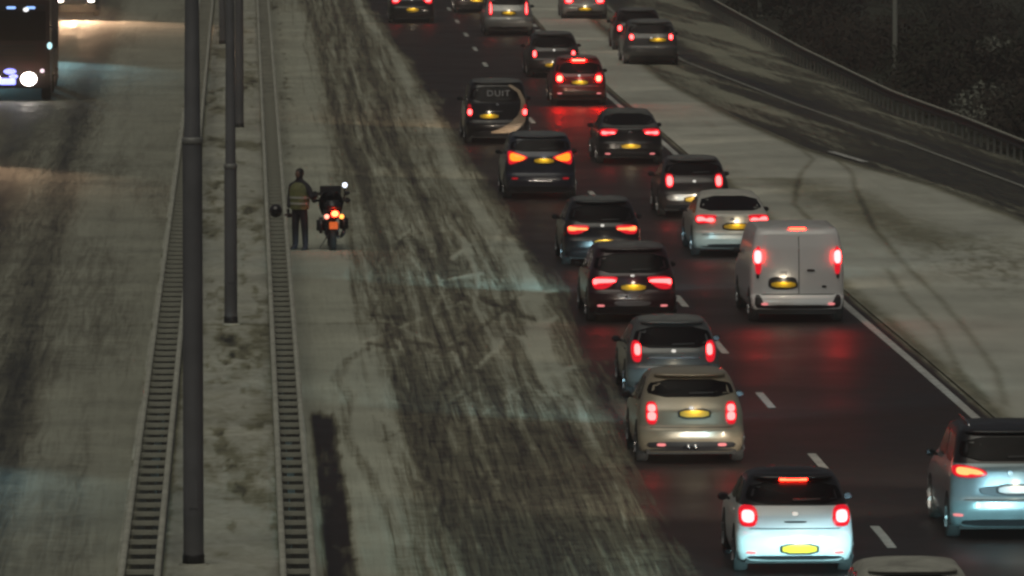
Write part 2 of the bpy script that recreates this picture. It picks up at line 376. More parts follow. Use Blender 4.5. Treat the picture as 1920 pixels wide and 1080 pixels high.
sheet('verge', road_right, gore_right, 80, .45, snow_gore, G_VERGE, h=.035)
sheet('slip_road', gore_right, rail_right, 70, .5, snow_ramp, G_RAMP)
# land: one sheet to the horizon
gm = pm('rough_grass', (.048, .050, .038), .95, spec=.1, noise=.4, nscale=.3, bump=.5)  # low tone stands in for the missing light on this land
gx = np.array([-900, -300, -60, -17.5, 10, 23, 26, 30, 36, 45, 60, 90, 300, 900.]); gy = np.array([-150, 0, 60, 96, 120, 150, 180, 210, 230, 250, 270, 300, 330, 360, 420, 600, 1000, 1900.])
vs = []
for y in gy:
    for x in gx: vs.append((x, y, -.12 + (0 if x < 26 else -min(1.6, (x - 26) * .16) if x < 300 else -1.6)))
n = len(gx); fs = [(j * n + i, j * n + i + 1, (j + 1) * n + i + 1, (j + 1) * n + i) for j in range(len(gy) - 1) for i in range(n - 1)]
tag(mesh_obj('ground', vs, fs, gm), kind='structure')

# painted markings
LINE = pm('road_paint', (.50, .50, .47), .5, noise=.25, nscale=4.)
def stripes(name, segs, w, z=.006, mat=LINE):
    vs, fs = [], []
    for pts in segs:
        b = len(vs)
        for i, (x, y) in enumerate(pts):
            vs += [(x - w / 2, y, z), (x + w / 2, y, z)]
            if i: k = b + 2 * i; fs.append((k - 2, k - 1, k + 1, k))
    return tag(mesh_obj(name, vs, fs, mat, smooth=False), kind='structure')
def along(c, a, b, st=3.): return [(float(c(y)), y) for y in np.arange(a, b + .01, st)]
stripes('lane_marking', [along(lane_line, y - 1.6, y + 1.6, 1.6) for y in np.arange(124.2 - 12, 400, 12)], .15)
stripes('edge_marking', [along(edge_line, 100, 262)], .17, z=.008)
stripes('acceleration_marking', [along(lambda y: edge_line(y) + .02, y, y + 2.5, 1.25) for y in np.arange(266, 340, 5)], .22)
stripes('slip_road_marking', [along(ramp_line, 180, 380)], .14, z=.032, mat=pm('worn_road_paint', (.24, .24, .21), .6, noise=.3, nscale=3.))
stripes('merge_marking', [along(lambda y: ramp_low(y) + .35, 222, 227.5, 2.5)], .22, z=.036)

# ------------------------------------------------------------------ guard rails
def wbeam(name, path, side, parent, mat, z=.76, hh=.31):
    """W-profile beam swept along path; side = outward direction"""
    prof = [(-.02, 0), (.035, -.01), (.045, -.055), (.0, -.10), (-.005, -.155), (.0, -.21), (.045, -.255), (.035, -.30), (-.02, -.31), (-.035, -.3), (-.035, -.01)]
    vs, fs = [], []; m = len(prof)
    for i, (x, y) in enumerate(path):
        for px, pz in prof: vs.append((x + side * px, y, z + pz * hh / .31))
        if i:
            for k in range(m): a = (i - 1) * m + k; b = (i - 1) * m + (k + 1) % m; fs.append((a, b, b + m, a + m))
    fs.append(tuple(range(m))); fs.append(tuple(range(len(vs) - m, len(vs))))
    return mesh_obj(name, vs, fs, mat, parent, smooth=False)
SNOWCAP = pm('frosted_top', (.40, .40, .34), .85, noise=.2, nscale=2.)
RUNG = pm('frosted_spacer', (.36, .36, .30), .8, noise=.25, nscale=2.)
BEAM = pm('weathered_beam', (.17, .17, .145), .6, .1, noise=.3, nscale=1.5)
def snow_cap(path, w, z, parent):
    bm = bmesh.new(); rg = []
    for x, y in path: rg.append([bm.verts.new((x + a * w / 2, y, z + b)) for a, b in ((-1, 0), (-.6, .03), (.6, .03), (1, 0))])
    for a, b in zip(rg, rg[1:]):
        for k in range(3): bm.faces.new((a[k], a[k + 1], b[k + 1], b[k]))
    return bm_obj('snow_cap', bm, SNOWCAP, parent, True)
def double_rail(label, xl, xr):
    root = thing('guard_rail', label, 'guard rail', ((xl + xr) / 2, 104, 0), group='double guard rails along the median')
    ox, w = 0, (xr - xl)
    path = [(0, y) for y in np.arange(0, 242, 4.)]
    wbeam('rail_beam', [(-w / 2 + .045, y) for _, y in path], -1, root, BEAM)
    wbeam('rail_beam', [(w / 2 - .045, y) for _, y in path], 1, root, BEAM)
    for sg in (-1, 1): snow_cap([(sg * (w / 2 - .045), y) for _, y in path], .095, .765, root)
    sp = bmesh.new(); box(sp, (0, 0, 0), (w - .16, .07, .075), .008)
    first = bm_obj('spacer', sp, RUNG, root); first.location = (0, 8, .70)
    rest = bmesh.new()
    y, k = 8., 0
    while y < 240:
        if 0 < k < 100:
            c = first.copy(); C.objects.link(c); c.parent = root; c.location = (0, y, .70)
        elif k >= 100: box(rest, (0, y, .70), (w - .16, .07, .075))
        y += 1.333; k += 1
    o = bm_obj('far_spacers', rest, RUNG, root); o["kind"] = "stuff"
    pb = bmesh.new(); box(pb, (0, 0, 0), (.10, .06, .60))
    p0 = bm_obj('post', pb, pm('dull_post', (.05, .05, .045), .8), root); p0.location = (0, 8, .26)
    y = 8. + 2.666
    while y < 240:
        c = p0.copy(); C.objects.link(c); c.parent = root; c.location = (0, y, .26); y += 2.666
    return root
double_rail('ladder-like double guard rail on the oncoming side of the median poles', -1.80, -1.20)
double_rail('ladder-like double guard rail between the median poles and the motorcycle', .49, 1.01)
def side_rail():
    ys = np.arange(186, 400, 2.)
    root = thing('guard_rail', 'long curved single guard rail with close posts beside the dark embankment', 'guard rail', (float(rail_base(186)), 186, 0))
    P = [(float(rail_base(y)) - root.location.x, y - 186) for y in ys]
    wbeam('rail_beam', P, -1, root, pm('dark_beam', (.035, .035, .032), .7), z=.70, hh=.24)
    snow_cap(P, .055, .705, root)
    pb = bmesh.new(); box(pb, (0, 0, 0), (.06, .08, .68))
    p0 = None; n = 0
    for y in np.arange(196, 328, 1.333):
        loc = (float(rail_base(y)) - root.location.x + .06, y - 186, .34)
        if p0 is None: p0 = bm_obj('post', pb, pm('dark_post', (.13, .13, .115), .8), root); p0.location = loc
        else: c = p0.copy(); C.objects.link(c); c.parent = root; c.location = loc
    return root
side_rail()

# ------------------------------------------------------------------ lamp posts
def lathe(name, prof, mat, parent, n=20):
    vs = [(r * math.cos(2 * math.pi * k / n), r * math.sin(2 * math.pi * k / n), z) for r, z in prof for k in range(n)]
    fs = [(i * n + k, i * n + (k + 1) % n, (i + 1) * n + (k + 1) % n, (i + 1) * n + k) for i in range(len(prof) - 1) for k in range(n)]
    fs += [tuple(range(n)), tuple(range(len(vs) - n, len(vs)))]
    return mesh_obj(name, vs, fs, mat, parent)
def lamp_post(px, py, zj, r, label, double=True, h=12.5, mat=POLE):
    x, y = G(px, py)
    t = thing('lamp_post', label, 'lamp post', (x, y, 0), group='lamp posts along the motorway')
    lathe('pole', [(r * 1.02, .0), (r * 1.02, .2), (r, .25), (r * .96, zj - .06), (r * .92, zj), (r * .80, zj + .05), (r * .5, h - .5), (r * .4, h)], mat, t)
    lathe('base_plate', [(r * 1.5, -.02), (r * 1.5, .035), (r * 1.15, .05)], RUNG, t)
    lathe('base_sleeve', [(r * 1.08, -.02), (r * 1.08, .17), (r * 1.03, .19)], PLASTIC, t)
    lathe('joint_ring', [(r * 1.0, zj - .05), (r * 1.04, zj - .03), (r * 1.04, zj + .03), (r * .9, zj + .05)], pm('ring_grey', (.22, .22, .21), .5, .3), t)
    bm = bmesh.new(); box(bm, (0, -r * .98, 1.1), (.13, .02, .42), .006); bm_obj('access_door', bm, mat, t)
    for s in ((-1, 1) if double else (-1,)):
        bm = bmesh.new(); tube(bm, [(0, 0, h - .1), (s * .6, 0, h + .12), (s * 1.6, 0, h + .2)], .04, 8); bm_obj('arm', bm, mat, t, True)
        bm = bmesh.new(); box(bm, (s * 1.9, 0, h + .2), (.75, .28, .12), .04); bm_obj('lamp_head', bm, mat, t)
    return t
lamp_post(363, 1062, 6.45, .155, 'thick dark lamp post nearest the camera, standing in the median beside the rail')
lamp_post(433, 610, 3.32, .135, 'grey lamp post with dark foot in the middle of the snowy median, second nearest')
lamp_post(449, 242, 5.0, .13, 'lamp post just right behind the dark-footed median post')
lamp_post(417, 85, 5.0, .12, 'farthest median lamp post, a thin strip left of the dark-footed post')
LP2 = pm('pale_mast', (.26, .265, .23), .6, .0)
lamp_post(1678, 152, 5.0, .085, 'slim pale lamp post behind the long curved guard rail at right', False, mat=LP2)
lamp_post(1424, 30, 5.0, .085, 'slim lamp post behind the far end of the curved guard rail', False, mat=LP2)

# ------------------------------------------------------------------ cars
def prof(pts):
    z = [p[0] for p in pts]; v = [p[1] for p in pts]
    return lambda q: float(np.interp(q, z, v))
class Shape:
    """car shell stacked from plan outlines: W(z) half width, yr(z) rear and yf(z) front profile"""
    def __init__(s, kind, L, Wd, H):
        s.L, s.H = L, H; w = Wd / 2; b = .66 * H
        if kind == 'van':
            s.z0 = .28
            s.W = prof([(.28, w * .96), (.5, w), (1.1, w), (H * .8, w * .95), (H - .12, w * .90), (H, w * .84)])
            s.yr = prof([(.28, .10), (.36, .02), (.42, 0), (.55, 0), (.58, .07), (1.1, .07), (H * .8, .13), (H - .1, .20), (H - .03, .26), (H, .36)])
            s.yf = prof([(.28, L - .12), (.5, L), (.75, L - .05), (1.0, L - .35), (1.15, L - .9), (H - .1, L - 1.75), (H, L - 2.1)])
            s.Rc, s.p, s.bulge = .16, 9, .03
        else:
            s.z0 = .21
            tum = {'suv': .84, 'hatch': .80, 'sedan': .76, 'mpv': .86}[kind]
            s.W = prof([(.21, w * .95), (.35, w * .99), (.55, w), (b * .85, w * .985), (b, w * .945), (H - .14, w * (tum * .6 + .4) * .92), (H - .05, w * tum * .93), (H, w * tum * .86)])
            if kind == 'sedan':
                s.yr = prof([(.21, .12), (.30, .04), (.42, 0), (.58, 0), (.63, .03), (.9, .05), (.98, .04), (1.02, .08), (1.055, .45), (H - .12, 1.22), (H - .04, 1.45), (H, 1.7)])
            elif kind == 'suv':
                s.yr = prof([(.21, .14), (.34, .04), (.48, 0), (.62, .01), (.68, .07), (b - .06, .10), (b + .02, .15), (H - .12, .46), (H - .06, .5), (H - .02, .55), (H, .75)])
            elif kind == 'mpv':
                s.yr = prof([(.21, .14), (.34, .04), (.48, 0), (.62, .01), (.68, .06), (b, .10), (H - .12, .36), (H - .06, .40), (H - .02, .5), (H, .7)])
            else:
                s.yr = prof([(.21, .12), (.32, .03), (.45, 0), (.60, .01), (.66, .06), (b - .08, .10), (b + .02, .17), (H - .12, .55), (H - .06, .60), (H - .02, .64), (H, .9)])
            s.yf = prof([(.21, L - .1), (.5, L), (.7, L - .06), (.82, L - .25), (b - .02, L - 1.05), (b + .04, L - 1.3), (H - .08, L - 1.95), (H, L - 2.3)])
            s.Rc, s.p, s.bulge = .30, 5, .05
        s.kind, s.belt = kind, b
    def d(s, v):
        v = min(1., abs(v)); return s.bulge * v * v + s.Rc * (1 - (1 - v ** s.p) ** (1 / 2.2))
    def rear(s, x, z, off=0.):
        w = s.W(z); v = max(-1, min(1, x / w)); return (x, s.yr(z) + s.d(v) - off, z)
    def front(s, x, z, off=0.):
        w = s.W(z); v = max(-1, min(1, x / w)); return (x, s.yf(z) - s.d(v) + off, z)
    def body(s, mat, parent):
        N, K = 17, 7; H = s.H
        zs = sorted(set([s.z0 + (H - s.z0) * i / 30 for i in range(31)] + [.42, .58, .62, .66, H - .12, H - .05, H - .02, H - .008]))
        vv = [math.sin((i / (N - 1) - .5) * math.pi) for i in range(N)]
        rings = []
        for z in zs:
            w = s.W(z); r = []
            for v in vv: r.append(s.rear(v * w, z))
            ya, yb = s.yr(z) + s.d(1), s.yf(z) - s.d(1)
            for k in range(1, K): r.append((w, ya + (yb - ya) * k / K, z))
            for v in vv[::-1]: r.append(s.front(v * w, z))
            for k in range(1, K): r.append((-w, yb + (ya - yb) * k / K, z))
            rings.append(r)
        top = rings[-1]; yc = (s.yr(H) + s.yf(H)) / 2
        for f, dz in ((.86, .018), (.66, .034), (.4, .045), (.15, .05)):
            rings.append([(x * f, yc + (y - yc) * f, H + dz) for x, y, _ in top])
        n = len(top); vs = [p for r in rings for p in r]
        fs = [(i * n + k, i * n + (k + 1) % n, (i + 1) * n + (k + 1) % n, (i + 1) * n + k) for i in range(len(rings) - 1) for k in range(n)]
        fs += [tuple(range(n)), tuple(range(len(vs) - n, len(vs)))]
        return mesh_obj('body', vs, fs, mat, parent)
def resample(poly, n=44, rounds=2):
    p = [Vector(q) for q in poly]
    for _ in range(rounds):
        q = []
        for i in range(len(p)):
            a, b = p[i], p[(i + 1) % len(p)]; q += [a * .78 + b * .22, a * .22 + b * .78]
        p = q
    ls = [(p[(i + 1) % len(p)] - p[i]).length for i in range(len(p))]; T = sum(ls); out = []; i = 0; acc = 0
    for k in range(n):
        t = T * k / n
        while acc + ls[i] < t: acc += ls[i]; i += 1
        out.append(p[i].lerp(p[(i + 1) % len(p)], (t - acc) / max(ls[i], 1e-9)))
    return out
def patch(name, fn, poly, mat, parent, off=.006, depth=.02, rounds=2, dome=0.):
    """raised panel lying on a surface: poly in surface coordinates (a, b), fn(a, b, offset) -> point"""
    o = resample(poly, 44, rounds); n = len(o); c = sum(o, Vector((0, 0))) / n
    rings = [[fn(*(c.lerp(q, f)), off + dome * (1 - f * f)) for q in o] for f in (.25, .5, .75, .93, 1.)] + [[fn(*q, off - depth) for q in o]]
    vs = [fn(*c, off + dome)] + [p for r in rings for p in r]
    fs = [(0, 1 + k, 1 + (k + 1) % n) for k in range(n)]
    fs += [(1 + i * n + k, 1 + i * n + (k + 1) % n, 1 + (i + 1) * n + (k + 1) % n, 1 + (i + 1) * n + k) for i in range(len(rings) - 1) for k in range(n)]
    return mesh_obj(name, vs, fs, mat, parent)
def rect(x, z, w, h): return [(x - w / 2, z - h / 2), (x + w / 2, z - h / 2), (x + w / 2, z + h / 2), (x - w / 2, z + h / 2)]
def mir(poly): return [(-x, z) for x, z in poly][::-1]

# shared wheel meshes
def _wheel():
    pr = [(.20, -.10), (.29, -.105), (.315, -.085), (.32, 0), (.315, .085), (.29, .105), (.20, .10)]
    n = 28; vs = [(x, r * math.cos(2 * math.pi * k / n), r * math.sin(2 * math.pi * k / n)) for r, x in pr for k in range(n)]
    fs = [(i * n + k, i * n + (k + 1) % n, (i + 1) * n + (k + 1) % n, (i + 1) * n + k) for i in range(len(pr) - 1) for k in range(n)]
    t = mesh_obj('wheel', vs, fs, RUBBER); tm = t.data; bpy.data.objects.remove(t)
    bm = bmesh.new()
    bmesh.ops.create_cone(bm, cap_ends=True, segments=24, radius1=.205, radius2=.205, depth=.12)
    bmesh.ops.rotate(bm, verts=bm.verts, cent=(0, 0, 0), matrix=__import__('mathutils').Matrix.Rotation(math.pi / 2, 3, 'Y'))
    for k in range(5):
        a = k * 2 * math.pi / 5
        tube(bm, [(s_, 0, 0) if False else (.066, .03 * math.cos(a), .03 * math.sin(a)) if j == 0 else (.072, .17 * math.cos(a), .17 * math.sin(a)) for j, s_ in enumerate((0, 1))], .03, 6)
    r = bm_obj('rim', bm, RIM); rm = r.data; bpy.data.objects.remove(r)
    return tm, rm
WHEEL, RIMM = _wheel()

RED_LENS = em('red_lens', (1., .012, .03), .75)
RED_DIM = em('red_lens_dim', (1., .012, .03), .30)
ORANGE_LENS = em('orange_red_lens', (1., .05, .01), .5)
REFL = em('reflector_glow', (1., .28, .28), .9)  # passive reflectors glow, imitating returned headlight
CORES = {
    'tail': em('tail_bulb', (13., .58, .56), 1.), 'tail_orange': em('tail_bulb_orange', (5., .72, .22), 1.),
    'brake': em('brake_bulb', (65., 1.1, 1.15), 1.), 'brake_hot': em('brake_bulb_hot', (160., 1.2, .75), 1.),
    'amber': em('amber_bulb', (3.2, .50, .03), 1.), 'chm': em('high_brake_bulb', (40., .62, .25), 1.),
    'brake_mid': em('brake_bulb_mid', (34., .62, .60), 1.)}

def spot(parent, loc, rot, power, col, size=9.5, blend=.45, sc=(10, 1, 1)):
    l = bpy.data.lights.new('headlight_beam', 'SPOT'); l.energy = power; l.color = col; l.spot_size = math.radians(size); l.spot_blend = blend; l.shadow_soft_size = .12
    o = bpy.data.objects.new('headlight_beam', l); C.objects.link(o); o.parent = parent; o.location = loc; o.rotation_euler = rot; o.scale = sc
    return o

def car(px, py, label, kind, L, Wd, H, mat, lens, cores, lens_mat=RED_LENS, core='tail', plate=None, plate_mat=PLATE_Y, window=None, refl=None, chm=None,
        trim=None, seam=None, rz=None, beam=220, beam_col=(1., .86, .68), pitch=4.6, back=True, name='car', cat='car', mirror=True, glass=True, extra=None, group='cars queuing in the cleared lanes', wheels_r=1., xy=None, side_glass=True, trim_mat=PLASTIC, top=None, plate_w=1.7):
    x, y = xy if xy else G(px, py)
    if rz is None: rz = math.atan((float(lane_line(y + 8)) - float(lane_line(y - 8))) / -16.)
    if top: mat = two_tone(mat, *top)
    s = Shape(kind, L, Wd, H)
    root = thing(name, label, cat, (x, y - .55, 0), rz, group)
    body = s.body(mat, root)
    w = Wd / 2
    if back:
        rf = lambda a, b, o_=0.: s.rear(a, b, o_)
        if glass:
            zb, zt = window if window else (s.belt + .03, H - .10)
            wb, wt = s.W(zb) * .95, s.W(zt) * .93
            patch('rear_window', rf, [(-wb, zb), (wb, zb), (wt, zt), (-wt, zt)], GLASS, root, .005, .02, rounds=1)
            # spoiler lip above the glass
            if kind in ('hatch', 'suv', 'mpv'):
                z1 = H - .045; v = []
                for i in range(13):
                    a = (i / 12 - .5) * 2 * s.W(z1) * .9; p = s.rear(a, z1); v += [(p[0], p[1] + .02, z1 + .02), (p[0], p[1] - .10, z1 + .012), (p[0], p[1] - .10, z1 - .018), (p[0], p[1] + .02, z1 - .03)]
                f = [(i * 4 + k, i * 4 + (k + 1) % 4, (i + 1) * 4 + (k + 1) % 4, (i + 1) * 4 + k) for i in range(12) for k in range(4)] + [(0, 1, 2, 3), (48, 49, 50, 51)]
                mesh_obj('spoiler', v, f, mat, root)
        if glass and kind != 'sedan':
            zw = (window[0] if window else s.belt + .03) + .05
            patch('wiper', rf, [(-.03, zw), (.40, zw + .015), (.40, zw + .035), (-.03, zw + .03)], PLASTIC, root, .03, .02, rounds=0)
        patch('badge', rf, rect(0, s.belt - .05, .09, .06), CHROME, root, .012, .02, rounds=3) if glass and not (extra and extra.__name__ == 'fr_x') else None
        patch('tailgate_handle', rf, rect(0, .80 if kind != 'van' else 1.2, .34, .028), SEAM, root, .008, .02, rounds=1) if glass else None
        for sg in (1, -1):
            pl = lens if sg > 0 else mir(lens)
            lo = patch('tail_lamp', rf, pl, lens_mat, root, .018, .03, dome=.012)
            for cpoly in cores:
                patch('bulb', rf, cpoly if sg > 0 else mir(cpoly), CORES[core], lo, .034, .02, rounds=3, dome=.004)
            if refl:
                patch('reflector', rf, rect(sg * refl[0], refl[1], .15, .045), REFL, root, .012, .02)
        if plate:
            pxx, pz = plate[0], plate[1]; pw = plate[2] if len(plate) > 2 else .52
            pr = patch('number_plate', rf, rect(pxx, pz, pw, .115), plate_mat, root, .022, .02, rounds=1)
            pl_ = bpy.data.lights.new('plate_light', 'POINT'); pl_.energy = plate_w; pl_.color = (1., .86, .62); pl_.shadow_soft_size = .03; po = bpy.data.objects.new('plate_light', pl_); C.objects.link(po); po.parent = root; pp = s.rear(pxx, pz + .12); po.location = (pxx, min(pp[1], s.rear(pxx, pz)[1]) - .075, pz + .11)
            patch('plate_frame', rf, rect(pxx, pz, pw + .07, .175), PLASTIC, pr, .012, .02, rounds=1)
        if chm:
            zc, cw, cm = chm
            p = s.rear(0, zc); bm = bmesh.new(); box(bm, (0, p[1] - .05 if kind != 'van' else p[1] - .02, zc), (cw, .05, .045), .01); bm_obj('high_brake_light', bm, CORES[cm], root)
        zt = trim if trim else .36
        ww = s.W(.3) * .86
        patch('bumper_trim', rf, [(-ww, .225 if kind != 'van' else .29), (ww, .225 if kind != 'van' else .29), (ww * .96, zt), (-ww * .96, zt)], trim_mat, root, .007, .02, rounds=1)
        zz = seam if seam else .645
        patch('panel_seam', rf, [(-w * .80, zz - .008), (w * .80, zz - .008), (w * .80, zz + .008), (-w * .80, zz + .008)], SEAM, root, .003, .02, rounds=0)
    # side glass
    if side_glass:
        for sg in (-1, 1):
            sf = lambda a, b, o_=0., sg=sg: (sg * (s.W(b) + o_), a, b)
            zb, zt = s.belt + .04, H - .12
            y0, y1 = s.yr(zb) + s.d(1) + .12, s.yf(zb) - s.d(1) - .05
            y2, y3 = s.yf(zt) - s.d(1) - .02, s.yr(zt) + s.d(1) + .05
            ym = y0 + (y1 - y0) * .48
            patch('side_window', sf, [(y0, zb), (ym - .04, zb), (ym - .04, zt), (max(y3, y0), zt)], GLASS, root, .004, .02, rounds=1)
            patch('side_window', sf, [(ym + .04, zb), (y1, zb), (y2, zt), (ym + .04, zt)], GLASS, root, .004, .02, rounds=1)
            patch('door_handle', sf, rect(ym - .25, s.belt - .08, .2, .03), mat, root, .02, .03, rounds=1)
    zb = s.belt + .05; zt = H - .10
    patch('windscreen', lambda a, b, o_=0.: s.front(a, b, o_), [(-s.W(zb) * .88, zb), (s.W(zb) * .88, zb), (s.W(zt) * .86, zt), (-s.W(zt) * .86, zt)], GLASS, root, .005, .02)
    if mirror:
        for sg in (-1, 1):
            bm = bmesh.new(); yy = s.yf(s.belt) - .55
            ball(bm, (sg * (w + .07), yy, s.belt), (.085, .055, .062), 10); tube(bm, [(sg * (w - .08), yy + .03, s.belt - .05), (sg * (w + .03), yy + .02, s.belt - .02)], .025, 6)
            mo = bm_obj('wing_mirror', bm, PLASTIC, root, True)
            bm = bmesh.new(); bmesh.ops.create_circle(bm, cap_ends=True, segments=14, radius=1.)
            for v in bm.verts: v.co = (sg * (w + .07) + v.co.x * .062, yy - .057, s.belt + v.co.y * .042)
            bm_obj('mirror_glass', bm, MIRROR, mo)
    # wheels
    yr_, yfr = .78, L - .88
    for sg in (-1, 1):
        for yy in (yr_, yfr):
            xw = sg * (w - .11 + .018)
            o = bpy.data.objects.new('wheel', WHEEL); C.objects.link(o); o.parent = root; o.location = (xw, yy, .32); o.rotation_euler = (0, 0, 0 if sg > 0 else math.pi)
            r = bpy.data.objects.new('rim', RIMM); C.objects.link(r); r.parent = o; r.location = (.035, 0, 0)
        sf = lambda a, b, o_=0., sg=sg: (sg * (w + o_), a, b)
        for yy in (yr_, yfr):
            arc = [(yy + .40 * math.cos(t), max(.22, .32 + .40 * math.sin(t))) for t in [math.pi * k / 14 for k in range(15)]]
            patch('wheel_arch', sf, arc + [(yy - .40, .22), (yy + .40, .22)], SEAM, root, .001, .03, rounds=0)
    bm = bmesh.new(); box(bm, (0, L / 2, .21), (Wd * .84, L * .9, .08)); bm_obj('underbody', bm, SEAM, root)
    if beam:
        spot(root, (0, L + .05, .65), (math.radians(90 - pitch), 0, 0), beam, beam_col)
    if extra: extra(root, s)
    return root

def vlamp(x, z, w, h): return rect(x, z, w, h)
def hl(x0, x1, z0, z1, taper=.4):
    """horizontal lamp, thin towards the middle of the car"""
    m = (z0 + z1) / 2; h = (z1 - z0) / 2
    return [(x0, m + h * .9 - h * 2 * taper * .6), (x0 + .02, m + h), (x1, m + h), (x1, m - h), (x0 + (x1 - x0) * .45, m - h * .95)]

P_WHITE = paint('white_paint', (.72, .74, .75), dirt=.15)
P_VAN = paint('van_white_paint', (.76, .74, .74), dirt=.2)
P_CHAMP = paint('champagne_paint', (.34, .28, .20), .25)
P_GREY = paint('grey_paint', (.10, .10, .098), .2)
P_DKRED = paint('dark_maroon_paint', (.028, .005, .009), .1, .2)
P_BLACK = paint('black_paint', (.008, .007, .009), .1, .15)
P_NIGHT = paint('blue_black_paint', (.022, .026, .045), .2, .3)
P_SILVER = paint('silver_paint', (.36, .36, .35), .3)
P_BEIGE = paint('beige_silver_paint', (.66, .63, .56), .1)
P_COOL = paint('cool_lit_silver_paint', (.26, .34, .37), .3)  # teal tint puts the cool headlight colour into the silver
P_RED_GLOW = paint('red_glow_paint', (.22, .010, .010), .1)  # red body colour includes the glow of the brake lamps
P_SNOWY = pm('snow_dusted_grey', (.33, .33, .29), .8, noise=.3, nscale=3.)
P_BROWN = paint('brown_grey_paint', (.040, .032, .032), .2, .25)

# --- nearest row
car(1487, 1072, 'white hatchback with brake lights and high brake light glowing, nearest the camera', 'hatch', 4.0, 1.76, 1.47, P_WHITE,
    vlamp(.70, .88, .27, .31), [rect(.705, .88, .18, .18)], core='brake', plate=(.06, .40, .52), window=(1.05, 1.36), refl=(.66, .34), chm=(1.40, .42, 'chm'), trim=.30, seam=.70, beam=3200, top=((.010, .009, .010), 1.03))
def mini_x(root, s):
    rf = lambda a, b, o_=0.: s.rear(a, b, o_)
    patch('bumper_strip', rf, [(-.72, .40), (.72, .40), (.78, .34), (.72, .27), (-.72, .27), (-.78, .34)], PLASTIC, root, .012, .02)
    bm = bmesh.new()
    for sx in (-.06, .06): tube(bm, [(sx, -.06, .31), (sx, .2, .31)], .045, 12)
    bm_obj('exhaust_pipe', bm, CHROME, root, True)
    for sg in (-1, 1): patch('fog_reflector', rf, rect(sg * .52, .345, .15, .05), REFL, root, .03, .03)
car(1294, 866, 'champagne compact car with stacked oval tail lamps and a black-framed yellow plate', 'hatch', 4.0, 1.82, 1.54, P_CHAMP,
    vlamp(.68, .88, .20, .38), [rect(.68, .965, .13, .12), rect(.68, .83, .14, .14)], core='tail', plate=(.05, .87, .50), window=(1.14, 1.42), seam=.64, trim=.27, beam=3200, beam_col=(.50, .88, 1.), extra=mini_x)
def chrome_bar(z, w): return lambda root, s: patch('trim_strip', lambda a, b, o_=0.: s.rear(a, b, o_), rect(0, z, w, .035), CHROME, root, .012, .02)
car(1261, 745, 'light grey hatchback with tall narrow red lamps, right in front of the champagne compact', 'hatch', 4.1, 1.76, 1.45, P_GREY,
    [(.60, .70), (.76, .70), (.80, .95), (.74, 1.10), (.60, 1.06)], [rect(.675, .93, .11, .2)], core='brake_mid', plate=(0, .55, .5), window=(.96, 1.33), beam=1100, extra=chrome_bar(.78, 1.0))
def suv_x(root, s):
    rf = lambda a, b, o_=0.: s.rear(a, b, o_)
    patch('trim_strip', rf, [(-.42, .46), (.42, .46), (.36, .36), (-.36, .36)], pm('brushed_trim', (.3, .29, .31), .35, .6), root, .016, .02)
    bm = bmesh.new()
    for sx in (-.12, .12): ball(bm, (sx, s.rear(sx, .56)[1] - .02, .56), .025, 8)
    bm_obj('plate_light', bm, RIM, root)
car(1184, 602, 'dark maroon car with wide pink-white bar lamps and an orange plate between them', 'suv', 4.6, 1.86, 1.56, P_DKRED,
    hl(.30, .83, .70, .97, .3), [[(.34, .85), (.36, .92), (.78, .92), (.82, .90), (.82, .80), (.77, .80), (.74, .83)]], core='tail', plate=(.02, .74, .52), window=(1.04, 1.42), refl=(.66, .36), extra=suv_x, beam=5200, beam_col=(.50, .88, 1.))
car(1128, 497, 'black hatchback with narrow orange-red lamps and a low yellow plate', 'hatch', 4.3, 1.79, 1.50, P_BLACK,
    hl(.30, .80, .74, .95, .5), [[(.33, .84), (.34, .89), (.58, .89), (.78, .93), (.79, .82), (.62, .82), (.60, .84)]], lens_mat=RED_LENS, core='tail_orange', plate=(.06, .56, .50), window=(1.0, 1.38), beam=1400)
def blue_bumper(root, s):
    rf = lambda a, b, o_=0.: s.rear(a, b, o_)
    patch('trim_strip', rf, rect(0, .48, .7, .03), CHROME, root, .012, .02)
    for sg in (-1, 1): patch('fog_lamp', rf, rect(sg * .66, .55, .16, .05), RED_DIM, root, .012, .02)
car(1012, 372, 'blue-grey people carrier with amber wedge-shaped lamps', 'mpv', 4.4, 1.84, 1.66, P_NIGHT,
    [(.32, 1.06), (.34, 1.12), (.80, 1.27), (.84, 1.20), (.82, .90), (.70, .92)], [[(.36, 1.09), (.52, 1.15), (.78, 1.22), (.79, .99), (.5, 1.00)]], lens_mat=RED_LENS, core='amber', plate=(.10, 1.0, .52), window=(1.24, 1.54), extra=blue_bumper, beam=1800)

